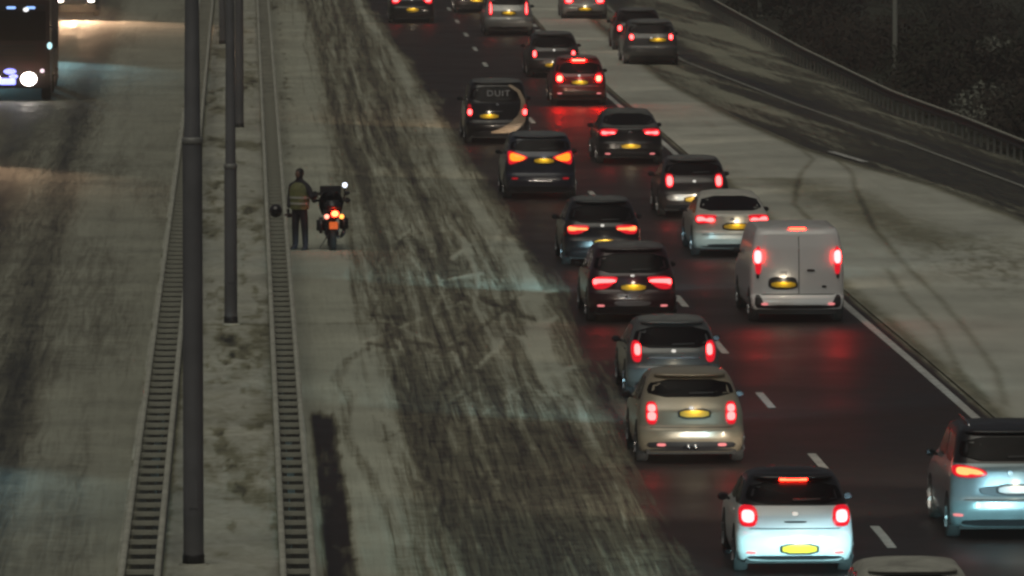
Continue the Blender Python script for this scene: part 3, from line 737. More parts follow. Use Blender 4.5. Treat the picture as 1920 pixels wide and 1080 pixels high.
def van_marks(root, s):
    rf = lambda a, b, o_=0.: s.rear(a, b, o_)
    cream = pm('cream_vinyl', (.48, .36, .25), .5)
    P = [(.34, 1.70), (.62, 1.52), (.74, 1.28), (.76, 1.0), (.70, .74), (.48, .52), (.12, .36), (-.18, .32)]; Wd = [.05, .07, .09, .13, .2, .2, .14, .05]
    vs, fs = [], []
    for k in range(29):
        q = k / 28 * 7; i = min(6, int(q)); f = q - i; x = P[i][0] * (1 - f) + P[i + 1][0] * f; z = P[i][1] * (1 - f) + P[i + 1][1] * f; w = Wd[i] * (1 - f) + Wd[i + 1] * f
        dx, dz = P[i + 1][0] - P[i][0], P[i + 1][1] - P[i][1]; l = math.hypot(dx, dz); nx, nz = -dz / l, dx / l
        for j in (-1, -.33, .33, 1): vs.append(rf(max(-.83, min(.83, x + nx * w * j * .7)), max(.31, z + nz * w * j * .7), .014))
        if k:
            for j in range(3): b = (k - 1) * 4 + j; fs.append((b, b + 1, b + 5, b + 4))
    mesh_obj('swoosh_decal', vs, fs, cream, root)
    cu = bpy.data.curves.new('lettering', 'FONT'); cu.body = 'DUIT'; cu.size = .27; cu.align_x = 'CENTER'; cu.extrude = .002; cu.space_character = 1.15
    o = bpy.data.objects.new('lettering', cu); C.objects.link(o); bpy.context.view_layer.update()
    me = bpy.data.meshes.new_from_object(o.evaluated_get(bpy.context.evaluated_depsgraph_get())); bpy.data.objects.remove(o)
    o = bpy.data.objects.new('lettering', me); C.objects.link(o); o.data.materials.clear()
    o.data.materials.append(pm('grey_vinyl', (.30, .29, .30), .5)); o.parent = root
    p = s.rear(0, 1.42); p2 = s.rear(0, 1.62)
    o.location = (.03, s.rear(.4, 1.42)[1] - .04, 1.38); o.rotation_euler = (math.pi / 2 + math.atan((p2[1] - p[1]) / -.2), 0, 0)
    bm = bmesh.new(); box(bm, (-.1, s.rear(0, .95)[1] - .015, .94), (.5, .03, .03), .008); bm_obj('tailgate_handle', bm, RIM, root)
car(932, 268, 'small black van with a cream swoosh and faint lettering on its back', 'mpv', 4.4, 1.86, 1.80, P_BLACK,
    [(.72, .78), (.86, .78), (.86, 1.15), (.76, 1.15)], [rect(.80, .92, .12, .16)], lens_mat=RED_DIM, core='tail', plate=(-.24, .80, .55), window=(1.22, 1.66), name='van', cat='van', extra=van_marks, beam=3600, beam_col=(1., .66, .42), group='vans in the queue')
# --- far rows
car(772, 42, 'dark car with two red lamps alone in the inner lane at the top edge', 'hatch', 4.2, 1.76, 1.47, P_BLACK,
    hl(.40, .80, .74, .98), [rect(.64, .89, .22, .13)], core='tail', plate=(.03, .52, .5), beam=900)
car(953, 66, 'silver estate car with tall vertical lamps, right behind the dark car at the top edge', 'suv', 4.6, 1.84, 1.52, P_SILVER,
    [(.60, .78), (.76, .76), (.74, 1.30), (.64, 1.32)], [[(.64, .84), (.72, .82), (.70, 1.24), (.66, 1.24)]], core='tail', plate=(0, .86, .5), window=(1.16, 1.40), extra=chrome_bar(.34, .6), beam=900)
car(893, 23, 'dark car mostly hidden beyond the silver estate with one red lamp showing', 'hatch', 4.2, 1.76, 1.48, P_BROWN,
    hl(.42, .80, .76, .96), [rect(.66, .87, .16, .10)], lens_mat=RED_DIM, core='tail', plate=(0, .5, .5), beam=700)
car(1095, 36, 'pale silver car with glaring pink lamps and a bright yellow plate at the top edge', 'hatch', 4.2, 1.78, 1.45, P_SILVER,
    hl(.38, .82, .62, .92), [rect(.62, .78, .26, .2)], core='brake_mid', plate=(.02, .42, .52), beam=900)
car(1220, 122, 'dark grey car with round lamps and a wide yellow plate in the merging lane', 'suv', 4.5, 1.88, 1.54, P_GREY,
    vlamp(.69, 1.0, .16, .26), [rect(.69, 1.0, .13, .17)], lens_mat=RED_DIM, core='tail', plate=(.24, .90, .60), window=(1.12, 1.42), beam=900)
car(1196, 95, 'grey car half hidden in front of the dark grey one in the merging lane', 'hatch', 4.3, 1.80, 1.50, P_BROWN,
    vlamp(.68, .84, .18, .26), [rect(.68, .84, .13, .18)], lens_mat=RED_DIM, core='tail', plate=(0, .6, .5), beam=700)
car(1038, 144, 'dark car half hidden in front of the braking red-lit car', 'hatch', 4.3, 1.78, 1.48, P_BROWN,
    vlamp(.66, .80, .15, .28), [rect(.66, .80, .11, .20)], lens_mat=RED_DIM, core='tail', plate=(-.05, .42, .52), beam=700)
def low_refl(root, s):
    rf = lambda a, b, o_=0.: s.rear(a, b, o_)
    patch('trim_strip', rf, rect(0, .42, 1.1, .10), P_GREY, root, .01, .02)
car(1085, 196, 'dark hatchback lit red by its brake lights and high brake light', 'hatch', 4.1, 1.72, 1.50, P_RED_GLOW,
    vlamp(.63, .86, .22, .34), [rect(.62, .85, .17, .18)], core='brake_hot', plate=(.02, .72, .52), plate_mat=PLATE_Y, window=(1.0, 1.34), refl=(.62, .38), chm=(1.41, .42, 'brake_hot'), extra=low_refl, beam=1100)
def fogs(root, s): pass
car(1180, 306, 'low black saloon with bow-shaped pink lamps and bright low plate', 'sedan', 4.6, 1.80, 1.43, P_BLACK,
    hl(.34, .84, .78, .99, .5), [[(.40, .86), (.46, .92), (.60, .90), (.78, .93), (.80, .84), (.70, .82), (.60, .86), (.48, .84)]], core='tail', plate=(.02, .50, .54), refl=(.62, .29), window=(1.06, 1.35), beam=1500)
car(1300, 406, 'dark hatchback with tall round-topped red lamps and a white-lit bumper', 'hatch', 4.1, 1.76, 1.46, P_BROWN,
    vlamp(.62, .92, .20, .34), [rect(.615, .92, .14, .24)], core='tail', plate=(.02, .46, .50), window=(1.06, 1.34), beam=1700,
    extra=lambda root, s: patch('lit_bumper_panel', lambda a, b, o_=0.: s.rear(a, b, o_), rect(0, .50, 1.4, .20), P_SILVER, root, .006, .02, rounds=1))  # pale panel paints headlight onto the dark car's bumper
def silver_x(root, s):
    rf = lambda a, b, o_=0.: s.rear(a, b, o_)
    patch('diffuser', rf, [(-.62, .26), (.62, .26), (.58, .32), (-.58, .32)], PLASTIC, root, .014, .02)
car(1371, 480, 'beige silver saloon with a big yellow plate, waiting left of the white van', 'sedan', 4.6, 1.82, 1.43, P_BEIGE,
    hl(.36, .86, .79, 1.0, .35), [[(.42, .84), (.44, .93), (.56, .93), (.62, .90), (.68, .95), (.82, .95), (.83, .83), (.66, .86), (.56, .83)]], core='tail', plate=(.10, .72, .60), window=(1.05, 1.36), seam=.54, trim=.27, extra=silver_x, beam=1300)
def wv_x(root, s):
    rf = lambda a, b, o_=0.: s.rear(a, b, o_)
    patch('plate_recess', rf, [(-.62, .70), (-.02, .70), (-.02, .93), (-.18, .97), (-.30, .94), (-.46, .97), (-.62, .93)], PLASTIC, root, .004, .02)
    patch('door_handle', rf, rect(.27, 1.10, .17, .045), PLASTIC, root, .016, .02)
    patch('lock', rf, rect(.55, .76, .10, .045), PLASTIC, root, .012, .02)
    patch('plate_light', rf, rect(-.3, 1.02, .12, .04), pm('pale_trim', (.6, .58, .55), .5), root, .016, .02)
    patch('door_gap', rf, rect(.02, 1.2, .016, 1.24), SEAM, root, .003, .02, rounds=0)
    for sg in (-1, 1):
        patch('bumper_corner', rf, [(sg * .68, .31), (sg * .90, .31), (sg * .90, .58), (sg * .80, .60), (sg * .72, .42)], PLASTIC, root, .012, .02)
        patch('reflector', rf, rect(sg * .70, .40, .14, .05), REFL, root, .03, .03)
        patch('hinge', rf, rect(sg * .84, .98, .06, .10), PLASTIC, root, .012, .02)
car(1493, 602, 'tall windowless white van with blazing red brake lamps', 'van', 5.0, 1.95, 1.96, P_VAN,
    [(.76, 1.02), (.90, 1.02), (.87, 1.60), (.78, 1.60)], [rect(.835, 1.38, .14, .27)], core='brake', plate=(-.30, .80, .52), glass=False, chm=(1.95, .34, 'chm'), trim=.38, seam=.60, name='van', cat='van', extra=wv_x, beam=1600, group='vans in the queue', side_glass=False)
def fr_x(root, s):
    rf = lambda a, b, o_=0.: s.rear(a, b, o_)
    patch('plate_recess', rf, [(-.44, .70), (.50, .70), (.56, .86), (-.52, .86)], pm('shaded_recess', (.10, .13, .15), .5), root, .004, .02, rounds=1)
    patch('badge', rf, rect(0, 1.06, .07, .07), CHROME, root, .012, .02, rounds=3)
    for sg in (-1, 1):
        bm = bmesh.new(); tube(bm, [(sg * .56, .9, s.H + .0), (sg * .57, 1.1, s.H + .05), (sg * .57, 2.4, s.H + .05), (sg * .56, 2.6, s.H)], .018, 6)
        bm_obj('roof_rail', bm, CHROME, root, True)
car(1888, 1008, 'silver car with a white plate cut by the right edge, lit by cool headlights', 'mpv', 4.5, 1.84, 1.72, P_COOL,
    [(.34, 1.02), (.38, 1.10), (.60, 1.17), (.88, 1.18), (.88, 1.00), (.60, .98)], [[(.40, 1.05), (.46, 1.10), (.66, 1.14), (.82, 1.15), (.83, 1.04), (.66, 1.02), (.62, 1.05), (.5, 1.03)]], core='tail_orange', plate=(.10, .80, .56), plate_mat=PLATE_W, window=(1.24, 1.60), refl=(.80, .40), extra=fr_x, trim=.34, beam=3200, top=((.010, .009, .010), 1.20))

# --- cars following just below the frame; only their headlights reach the picture
HEAD_OFF = em('headlamp_glow', (9., 8.2, 7.), 1.)
def heads(root, s, z=.66, hot=None):
    for sg in (-1, 1): patch('headlamp', lambda a, b, o_=0.: s.front(a, b, o_), rect(sg * .62, z, .24, .14), hot or HEAD_OFF, root, .015, .03)
    patch('grille', lambda a, b, o_=0.: s.front(a, b, o_), rect(0, .55, .8, .2), PLASTIC, root, .008, .02)
for (x, y, lb, bc, pw, pt) in ((8.95, 106.4, 'grey hatchback with snow-dusted roof cut by the bottom edge, behind the white hatchback', (.42, .93, .95), 6000, 4.4), (12.3, 101.6, 'black hatchback next in the outer lane, just below the picture', (.55, .90, 1.), 11000, 3.1)):
    car(0, 0, lb, 'hatch', 4.2, 1.8, 1.49, P_SNOWY, vlamp(.66, .85, .18, .26), [rect(.66, .85, .12, .14)], xy=(x, y), beam=pw, beam_col=bc, pitch=pt, extra=heads, group='cars following below the picture')

# --- oncoming
HEAD = em('headlight_bulb', (24., 21., 18.), 1.)
HEADC = em('headlight_bulb_cool', (18., 21., 24.), 1.)
def oncoming(xy, label, pw, col, hot, mat=P_GREY):
    r = car(0, 0, label, 'hatch', 4.3, 1.8, 1.47, mat, vlamp(.66, .85, .18, .26), [], xy=(xy[0], xy[1]), rz=math.pi, beam=0, extra=lambda root, s: heads(root, s, .66, hot), group='oncoming cars')
    spot(r, (0, 4.36, .66), (math.radians(90 - 5.2), 0, 0), pw, col, 9.5, .9, (9, 1, 1))
    return r
oncoming((-6.75, 326.), 'oncoming car with two bright headlights at the top left edge', 13000, (1., .62, .36), HEAD, P_BROWN)
oncoming((-9.7, 293.), 'oncoming car with cool headlights hidden behind the truck', 20000, (.42, .88, 1.), HEADC)
oncoming((-9.6, 231.), 'oncoming car with warm headlights just left of the picture', 13000, (1., .64, .38), HEAD)

oncoming((-7.2, 146.), 'oncoming car with cool headlights just outside the lower left edge', 2600, (.45, .90, 1.), HEADC, P_SILVER)
def truck():
    x, y = G(22, 190)
    t = thing('truck', 'dark maroon oncoming truck with one glaring headlight and blue-lit bumper', 'truck', (x, y, 0), math.radians(.0))
    mar = paint('truck_maroon', (.045, .016, .017), .05, .3)
    bm = bmesh.new(); box(bm, (0, 1.15, 1.9), (2.45, 2.2, 2.9), .12); bm_obj('cab', bm, mar, t, False)
    bm = bmesh.new(); box(bm, (0, 6.8, 2.2), (2.5, 8.8, 2.9), .05); bm_obj('cargo_box', bm, pm('cargo_grey', (.10, .09, .09), .5), t)
    bm = bmesh.new(); box(bm, (0, -.02, 2.42), (2.2, .06, .95), .03); bm_obj('windscreen', bm, GLASS, t)
    bm = bmesh.new()
    for k in range(4): box(bm, (0, -.02, 1.35 + k * .14), (1.5, .05, .07), .01)
    bm_obj('grille', bm, PLASTIC, t)
    bm = bmesh.new(); box(bm, (0, .05, .68), (2.46, .32, .52), .08); bm_obj('bumper', bm, pm('truck_bumper', (.05, .035, .04), .35, .2), t)
    bm = bmesh.new(); box(bm, (0, .0, 3.02), (2.2, .3, .14), .04); sv = bm_obj('sun_visor', bm, PLASTIC, t)
    for sx in (-.62, .0, .62):
        bm = bmesh.new(); box(bm, (sx, -.17, 3.0), (.3, .06, .08), .02); bm_obj('marker_light', bm, em('marker_blue_white', (.45, .75, 1.5), 1.2), sv)
    bm = bmesh.new(); ball(bm, (.47, -.19, 2.94), (.09, .05, .07)); bm_obj('marker_light', bm, em('marker_white', (1.5, 1.5, 1.5), 1.), sv)
    for sx in (-.62, .55):
        bm = bmesh.new(); ball(bm, (sx, -.13, .72), (.25, .07, .21), 16); bm_obj('headlight', bm, em('truck_headlight', (26., 23., 20.), 1.), t, True)
    bl = em('blue_light_bar', (1.0, 1.1, 4.5), 1.)
    bm = bmesh.new(); box(bm, (-.62, -.135, .64), (1.5, .05, .20), .02); bm_obj('light_bar', bm, bl, t)
    bm = bmesh.new(); ball(bm, (-.05, -.10, .96), (.20, .06, .09), 12); ball(bm, (.06, -.10, .80), (.15, .05, .07), 10); bm_obj('fog_lights', bm, em('blue_fog', (.8, .85, 3.2), 1.), t, True)
    bm = bmesh.new(); ball(bm, (.98, -.10, .98), (.07, .05, .065), 12); bm_obj('indicator', bm, em('pink_marker', (1.6, 1.2, 1.35), 1.), t, True)
    for sg in (-1, 1):
        bm = bmesh.new(); tube(bm, [(sg * 1.2, .1, 2.4), (sg * 1.36, -.05, 2.35), (sg * 1.36, -.05, 1.6), (sg * 1.2, .1, 1.55)], .025, 6); box(bm, (sg * 1.38, -.06, 2.0), (.2, .1, .6), .04); mo = bm_obj('mirror', bm, PLASTIC, t)
        bm = bmesh.new(); ball(bm, (sg * 1.22, -.10, 1.78), (.085, .05, .11), 10); bm_obj('side_light', bm, em('ice_white', (.9, 1.5, 1.6), 1.), mo, True)
        for yy in (.95, 5.5, 9.8):
            o = bpy.data.objects.new('wheel', WHEEL); C.objects.link(o); o.parent = t; o.location = (sg * 1.08, yy, .5); o.scale = (1.4, 1.56, 1.56); o.rotation_euler = (0, 0, 0 if sg > 0 else math.pi)
            r = bpy.data.objects.new('rim', RIMM); C.objects.link(r); r.parent = o; r.location = (.035, 0, 0)
    spot(t, (0, -.25, .75), (math.radians(-90 + 5.2), math.pi, 0), 3200, (1., .62, .34), 9.5, .8, (9, 1, 1))
    return t
truck()

# ------------------------------------------------------------------ motorcycle
def motorcycle():
    x, y = G(624, 471)
    t = thing('motorcycle', 'stopped motorcycle seen from behind with glowing tail lamp and indicators', 'motorcycle', (x, y, 0), math.radians(2))
    blk = pm('moto_black', (.014, .013, .016), .35, coat=.3); met = pm('moto_metal', (.10, .10, .11), .35, .8); red = pm('moto_maroon', (.10, .012, .012), .35)
    def wheel(yy, r, w):
        n, m = 28, 10; vs, fs = [], []
        for i in range(n):
            a = 2 * math.pi * i / n
            for j in range(m): b = 2 * math.pi * j / m; rr = r - .07 + .07 * math.cos(b); vs.append((w * math.sin(b), yy + rr * math.cos(a), r + rr * math.sin(a)))
        for i in range(n):
            for j in range(m): fs.append((i * m + j, ((i + 1) % n) * m + j, ((i + 1) % n) * m + (j + 1) % m, i * m + (j + 1) % m))
        o = mesh_obj('wheel', vs, fs, RUBBER, t)
        bm = bmesh.new(); tube(bm, [(-.04, yy, r), (.04, yy, r)], .06, 12)
        for k in range(6): a = k * math.pi / 3; tube(bm, [(0, yy, r), (0, yy + (r - .12) * math.cos(a), r + (r - .12) * math.sin(a))], .012, 6)
        tube(bm, [(-.05, yy, r), (-.052, yy, r)], .16, 20)
        bm_obj('rim', bm, met, o); return o
    wheel(.05, .32, .085); wheel(1.5, .31, .06)
    bm = bmesh.new(); tube(bm, [(-.13, .05, .32), (-.14, .6, .40)], .03, 8); tube(bm, [(.13, .05, .32), (.14, .6, .40)], .03, 8); box(bm, (0, .75, .48), (.34, .5, .40), .08); bm_obj('engine', bm, met, t)
    bm = bmesh.new(); tube(bm, [(0, .10, .80), (0, .35, .78), (0, .8, .90), (0, 1.2, .95)], [.07, .13, .19, .12], 14); bm_obj('fuel_tank', bm, blk, t, True)
    bm = bmesh.new(); box(bm, (0, .28, .86), (.30, .75, .13), .05); bm_obj('seat', bm, PLASTIC, t, True)
    bm = bmesh.new(); box(bm, (0, -.10, .80), (.26, .32, .14), .05); bm_obj('tail_cowl', bm, red, t, True)
    for sg in (-1, 1):
        bm = bmesh.new(); box(bm, (sg * .27, .22, .62 + .02 * sg), (.20, .42, .36), .06); bm_obj('pannier', bm, blk, t, True)
        bm = bmesh.new(); tube(bm, [(sg * .10, 1.42, .36), (sg * .10, 1.15, 1.0)], .03, 8); bm_obj('fork', bm, met, t)
    bm = bmesh.new(); box(bm, (0, .02, .52), (.18, .05, .34), .03); mg = bm_obj('mudguard', bm, PLASTIC, t)
    bm = bmesh.new(); box(bm, (.01, -.20, .62), (.20, .02, .17), .008); bm_obj('number_plate', bm, em('plate_glow', (.9, .16, .03), .7), mg)  # plate glows by itself, standing in for the lamp light on it
    bm = bmesh.new(); ball(bm, (.04, -.27, .90), (.085, .03, .07), 14); bm_obj('tail_lamp', bm, em('moto_tail', (34., 1.3, .42), 1.), t, True)
    for sx, c in ((-.15, em('moto_ind_pink', (4.5, 1.0, .7), 1.)), (.20, em('moto_ind_amber', (3.6, 1.1, .2), 1.))):
        bm = bmesh.new(); ball(bm, (sx, -.22, .83), (.055, .04, .055), 12); i = bm_obj('indicator', bm, c, t, True)
        bm = bmesh.new(); tube(bm, [(sx * .4, -.16, .83), (sx, -.2, .83)], .012, 6); bm_obj('indicator_stalk', bm, PLASTIC, i)
    bm = bmesh.new(); tube(bm, [(-.40, .88, 1.12), (-.30, .98, 1.14), (-.12, 1.1, 1.08), (.12, 1.1, 1.08), (.30, .98, 1.14), (.40, .88, 1.12)], .018, 8)
    for sg in (-1, 1): tube(bm, [(sg * .30, .97, 1.135), (sg * .42, .86, 1.12)], .028, 8); box(bm, (sg * .39, .95, 1.14), (.14, .10, .12), .03)
    bm_obj('handlebar', bm, PLASTIC, t)
    # fairing with screen
    vs, fs = [], []
    zz = [(.78, .20, 1.45), (.95, .27, 1.38), (1.10, .29, 1.30), (1.22, .26, 1.22), (1.33, .20, 1.15)]
    for z, w, yy in zz:
        for k in range(11): a = (k / 10 - .5) * math.pi; vs.append((w * math.sin(a), yy - .32 * (1 - math.cos(a)), z))
    for i in range(4):
        for k in range(10): b = i * 11 + k; fs.append((b, b + 1, b + 12, b + 11))
    f = mesh_obj('fairing', vs, fs, blk, t); mo = f.modifiers.new('s', 'SOLIDIFY'); mo.thickness = .02
    bm = bmesh.new(); box(bm, (0, 1.15, 1.36), (.50, .02, .22), .008); bm_obj('screen', bm, blk, t)
    bm = bmesh.new(); box(bm, (0, .02, 1.06), (.40, .36, .26), .06); bm_obj('top_case', bm, blk, t, True)
    bm = bmesh.new(); tube(bm, [(.20, .1, .92), (.27, .0, 1.25), (.285, -.02, 1.50)], .014, 8); ro = bm_obj('glint_rod', bm, PLASTIC, t)  # mount added under the glowing ball
    bm = bmesh.new(); ball(bm, (.285, -.03, 1.56), (.06, .06, .06), 14); bm_obj('glint_ball', bm, em('white_glint', (2.2, 2.4, 2.8), 1.), ro, True)  # added glowing ball in place of a white mirror glint
    for sg in (-1, 1):
        bm = bmesh.new(); tube(bm, [(sg * .26, 1.0, 1.15), (sg * .36, .98, 1.28)], .01, 6); ball(bm, (sg * .38, .97, 1.31), (.075, .03, .05), 10); bm_obj('mirror', bm, PLASTIC, t)
    bm = bmesh.new(); tube(bm, [(.22, .6, .30), (.24, .25, .38), (.25, .0, .44)], [.035, .05, .055], 12); bm_obj('exhaust_pipe', bm, met, t, True)
    bm = bmesh.new(); tube(bm, [(-.12, .6, .28), (-.30, .55, .01)], .012, 6); bm_obj('side_stand', bm, met, t)
motorcycle()

# ------------------------------------------------------------------ person
def skin(name, verts, edges, radii, mat, parent, root=0, sub=2):
    me = bpy.data.meshes.new(name); me.from_pydata(verts, edges, [])
    o = bpy.data.objects.new(name, me); C.objects.link(o)
    if parent: o.parent = parent
    m = o.modifiers.new('skin', 'SKIN'); m.use_smooth_shade = True
    sv = me.skin_vertices[0].data
    for i, r in enumerate(radii): sv[i].radius = r if isinstance(r, tuple) else (r, r); sv[i].use_root = (i == root)
    s = o.modifiers.new('sub', 'SUBSURF'); s.levels = sub; s.render_levels = sub
    me.materials.append(mat)
    return o
def person():
    x, y = G(562, 470)
    t = thing('person', 'person in dark clothing and reflective vest standing by the motorcycle, one arm out', 'person', (x, y, 0), math.radians(-28))
    cloth = pm('dark_clothes', (.020, .017, .024), .8, noise=.3, nscale=9.)
    V = [(0, 0, .98), (0, .0, 1.15), (0, .01, 1.38), (0, .01, 1.57), (0, .0, 1.68), (0, -.01, 1.77), (0, -.01, 1.87),        # 0-6 spine, neck, head
         (-.10, 0, .93), (-.12, .01, .52), (-.13, .03, .10), (-.135, -.12, .05),                                               # 7-10 leg
         (.10, 0, .93), (.125, .02, .52), (.14, .03, .10), (.16, -.12, .05),                                                    # 11-14
         (-.21, .01, 1.52), (-.27, .03, 1.24), (-.26, -.06, 1.00),                                                              # 15-17 left arm
         (.21, .01, 1.52), (.36, -.05, 1.25), (.55, -.18, 1.34)]                                                                # 18-20 right arm, forearm out
    E = [(0, 1), (1, 2), (2, 3), (3, 4), (4, 5), (5, 6), (0, 7), (7, 8), (8, 9), (9, 10), (0, 11), (11, 12), (12, 13), (13, 14), (3, 15), (15, 16), (16, 17), (3, 18), (18, 19), (19, 20)]
    R = [(.16, .12), (.165, .12), (.18, .125), (.15, .11), .07, .098, .085, .115, .088, .072, .05, .115, .088, .072, .05, .090, .068, .050, .090, .068, .052]
    b = skin('body', V, E, R, cloth, t)
    vest = pm('reflective_vest', (.15, .155, .060), .7, noise=.45, nscale=6.)
    n = 24; vs, fs = [], []
    prof_ = [(.98, .225, .18), (1.10, .235, .185), (1.28, .255, .19), (1.44, .26, .185), (1.54, .22, .155), (1.61, .12, .11)]
    for z, a, d in prof_:
        for k in range(n): q = 2 * math.pi * k / n; vs.append((a * math.cos(q), .005 + d * math.sin(q), z))
    for i in range(len(prof_) - 1):
        for k in range(n): fs.append((i * n + k, i * n + (k + 1) % n, (i + 1) * n + (k + 1) % n, (i + 1) * n + k))
    v = mesh_obj('vest', vs, fs, vest, t)
    vs, fs = [], []
    for zc in (1.12, 1.26):
        b0 = len(vs)
        for z, g in ((zc - .025, 0), (zc + .025, 0)):
            a, d = np.interp(z, [p[0] for p in prof_], [p[1] for p in prof_]) + .006, np.interp(z, [p[0] for p in prof_], [p[2] for p in prof_]) + .006
            for k in range(n): q = 2 * math.pi * k / n; vs.append((a * math.cos(q), .005 + d * math.sin(q), z))
        for k in range(n): fs.append((b0 + k, b0 + (k + 1) % n, b0 + n + (k + 1) % n, b0 + n + k))
    mesh_obj('reflective_band', vs, fs, pm('band_silver', (.40, .40, .36), .4), v)
    # hair cap and face seen from the back quarter
    bm = bmesh.new(); ball(bm, (0, .012, 1.845), (.098, .112, .105), 16); bm_obj('hair', bm, pm('dark_hair', (.010, .008, .007), .6), t, True)
    sk = pm('skin', (.16, .09, .065), .6)
    bm = bmesh.new(); ball(bm, (0, -.10, 1.80), (.06, .035, .085), 12); ball(bm, (0, -.136, 1.80), (.012, .018, .022), 8)
    for sg in (-1, 1): ball(bm, (sg * .098, .0, 1.81), (.014, .028, .036), 8)
    fc = bm_obj('face', bm, sk, t, True)
    for sg in (-1, 1):
        bm = bmesh.new(); ball(bm, (sg * .025, -.131, 1.83), (.011, .008, .007), 8); bm_obj('eye', bm, pm('eye_dark', (.01, .01, .01), .3), fc, True)
    bm = bmesh.new(); ball(bm, (0, -.128, 1.755), (.024, .008, .006), 8); bm_obj('mouth', bm, pm('lips', (.12, .05, .045), .6), fc, True)
    # hands: palm with four fingers and a thumb, each its own chain
    def hand(base, d, side, name='hand'):
        d = Vector(d).normalized(); sidev = Vector(side).normalized(); nrm = d.cross(sidev)
        P = lambda a, b, c: tuple(Vector(base) + d * a + sidev * b + nrm * c)
        V = [P(0, 0, 0), P(.05, 0, 0), P(.085, 0, .004)]; E = [(0, 1), (1, 2)]; R = [(.030, .024), (.040, .020), (.038, .018)]
        for off, l in ((-.030, .062), (-.010, .075), (.011, .070), (.031, .055)):
            k = len(V); V += [P(.09, off, .004), P(.09 + l * .5, off * 1.05, .012), P(.09 + l * .85, off * 1.05, .034)]; E += [(2, k), (k, k + 1), (k + 1, k + 2)]; R += [.011, .0095, .0085]
        k = len(V); V += [P(.035, -.042, .008), P(.072, -.064, .022)]; E += [(1, k), (k, k + 1)]; R += [.013, .010]
        return skin(name, V, E, R, pm('glove_black', (.014, .013, .014), .7), t, sub=1)
    hand((-.26, -.07, .99), (-.05, -.25, -1), (0, 1, -.2)); hand((.56, -.185, 1.345), (1, -.5, .25), (.1, .3, -1))
    for sg, q in ((-1, V[10]), (1, V[14])):
        bm = bmesh.new(); box(bm, (q[0] - .0, -.05, .045), (.11, .29, .09), .035); bm_obj('boot', bm, PLASTIC, t, True)
person()
# helmet and gloves left on the rail
hx, hy = .74, 188.6
h = thing('helmet', 'dark round helmet resting on the guard rail beside the standing person', 'helmet', (hx, hy, .74))
bm = bmesh.new(); ball(bm, (0, 0, .16), (.155, .175, .16), 18); bm_obj('shell', bm, pm('helmet_dark', (.016, .012, .014), .3, coat=.5), h, True)
bm = bmesh.new(); ball(bm, (.0, -.05, .175), (.13, .135, .06), 14); bm_obj('visor', bm, GLASS, h, True)
g = thing('glove', 'pair of dark maroon gloves lying on the guard rail next to the helmet', 'gloves', (1.0, 188.5, .755))
bm = bmesh.new(); tube(bm, [(-.06, 0, .04), (.06, .0, .05), (.14, 0, .04)], [.035, .055, .03], 8)
for k in range(4): tube(bm, [(.12, (k - 1.5) * .024, .045), (.21, (k - 1.5) * .03, .03)], .012, 6)
bm_obj('palm', bm, pm('maroon_leather', (.035, .010, .012), .6), g, True)

# ------------------------------------------------------------------ plants beyond the curved guard rail and in the median
def plant_mesh(seed, n, r, h, leaf):
    q = random.Random(seed); vs, fs = [], []
    for _ in range(n):
        a = q.uniform(0, 2 * math.pi); rr = r * math.sqrt(q.random()); z = h * (q.random() ** .8) * (1 - .55 * (rr / r) ** 2)
        c = Vector((rr * math.cos(a), rr * math.sin(a), z + .05)); u = Vector((q.gauss(0, 1), q.gauss(0, 1), q.gauss(0, 1))).normalized(); v = u.orthogonal().normalized(); l = leaf * q.uniform(.5, 1.4)
        b = len(vs); vs += [c - u * l, c + v * l * .45, c + u * l, c - v * l * .45]; fs.append((b, b + 1, b + 2, b + 3))
    return vs, fs
def stems(seed, r, h):
    q = random.Random(seed); bm = bmesh.new()
    for _ in range(6):
        a = q.uniform(0, 6.28); tube(bm, [(0, 0, -.1), (r * .3 * math.cos(a), r * .3 * math.sin(a), h * .45), (r * .6 * math.cos(a), r * .6 * math.sin(a), h * .8)], [.05, .035, .015], 5)
    return bm
LEAF = [pm('leaf_dark', (.040, .043, .030), .9, spec=.1, noise=.5, nscale=1.2), pm('leaf_brown', (.046, .040, .032), .9, spec=.1, noise=.5, nscale=1.2), pm('leaf_frosted', (.17, .175, .145), .9, spec=.1, noise=.5, nscale=1.5)]  # dark and brown leaves kept low in tone for the unlit slope
BARK = pm('bark', (.02, .017, .013), .9)
PM = []
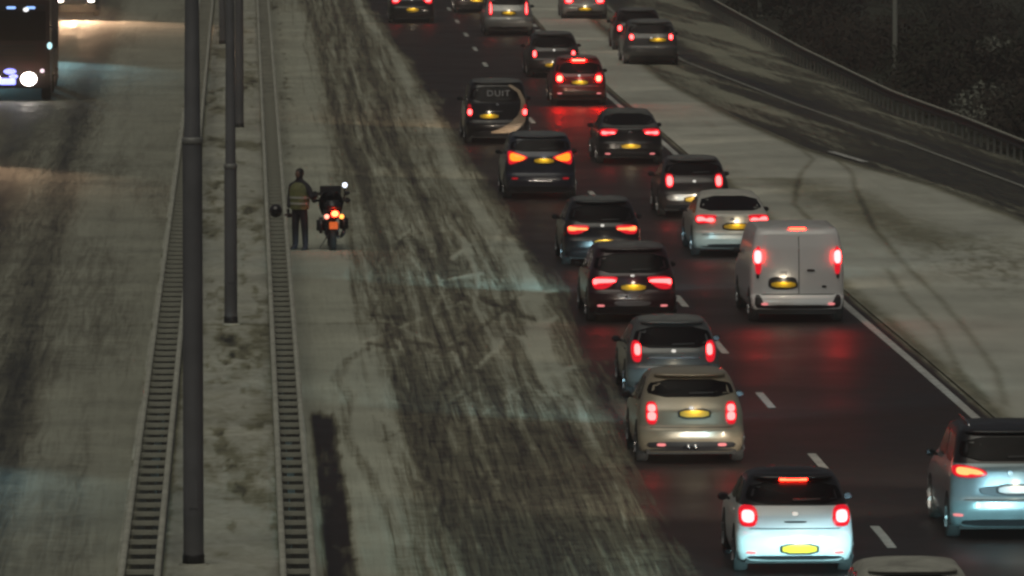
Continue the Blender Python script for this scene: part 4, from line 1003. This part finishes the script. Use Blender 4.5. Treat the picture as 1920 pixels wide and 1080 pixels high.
for k in range(4):
    a = mesh_obj('crown', *plant_mesh(k, 900, 1.25, 1.7, .085), LEAF[0]); sm = bm_obj('stem', stems(k, 1.2, 1.6), BARK)
    PM.append((a.data, sm.data)); bpy.data.objects.remove(a); bpy.data.objects.remove(sm)
def ground_z(x): return -.12 - (min(1.6, max(0, (x - 26) * .16)))
q = random.Random(3)
KINDS = ('low dark shrub on the unlit slope behind the curved guard rail', 'bare brown shrub on the unlit slope behind the curved guard rail', 'pale frosted shrub on the slope behind the curved guard rail')
for i in range(150):
    y = q.uniform(205, 345); x = float(rail_base(y)) + 1.3 + (q.random() ** 1.3) * 13
    fr = 2 if (abs(x - G(1840, 200)[0]) < 1.3 and abs(y - G(1840, 215)[1]) < 9) or q.random() < .02 else (1 if q.random() < .3 else 0)
    if fr == 0 and q.random() < .2: fr = 1
    me, sm = PM[q.randrange(4)]
    t = thing('shrub', KINDS[fr], 'shrub', (x, y, ground_z(x)), q.uniform(0, 6.28), ('dark shrubs', 'brown shrubs', 'frosted shrubs')[fr] + ' beyond the curved guard rail')
    s = q.uniform(.45, 1.1) * (.75 if fr == 2 else 1); t.scale = (s * 1.15, s * 1.15, s)
    o = bpy.data.objects.new('crown', me); C.objects.link(o); o.parent = t; o.material_slots[0].link = 'OBJECT'; o.material_slots[0].material = LEAF[fr]
    o = bpy.data.objects.new('stem', sm); C.objects.link(o); o.parent = t

# ------------------------------------------------------------------ added haze volume that lifts the blacks and spreads lamp glow
hz = bpy.data.materials.new('haze'); hz.use_nodes = True; t = hz.node_tree; t.nodes.clear()
out = t.nodes.new('ShaderNodeOutputMaterial'); pv = t.nodes.new('ShaderNodeVolumePrincipled')
pv.inputs['Color'].default_value = (.92, .93, .90, 1); pv.inputs['Density'].default_value = HAZE; pv.inputs['Anisotropy'].default_value = .55
t.links.new(pv.outputs[0], out.inputs['Volume'])
bm = bmesh.new(); box(bm, (0, 870, 6.2), (1840, 2080, 18.4)); tag(bm_obj('haze', bm, hz), kind='stuff')
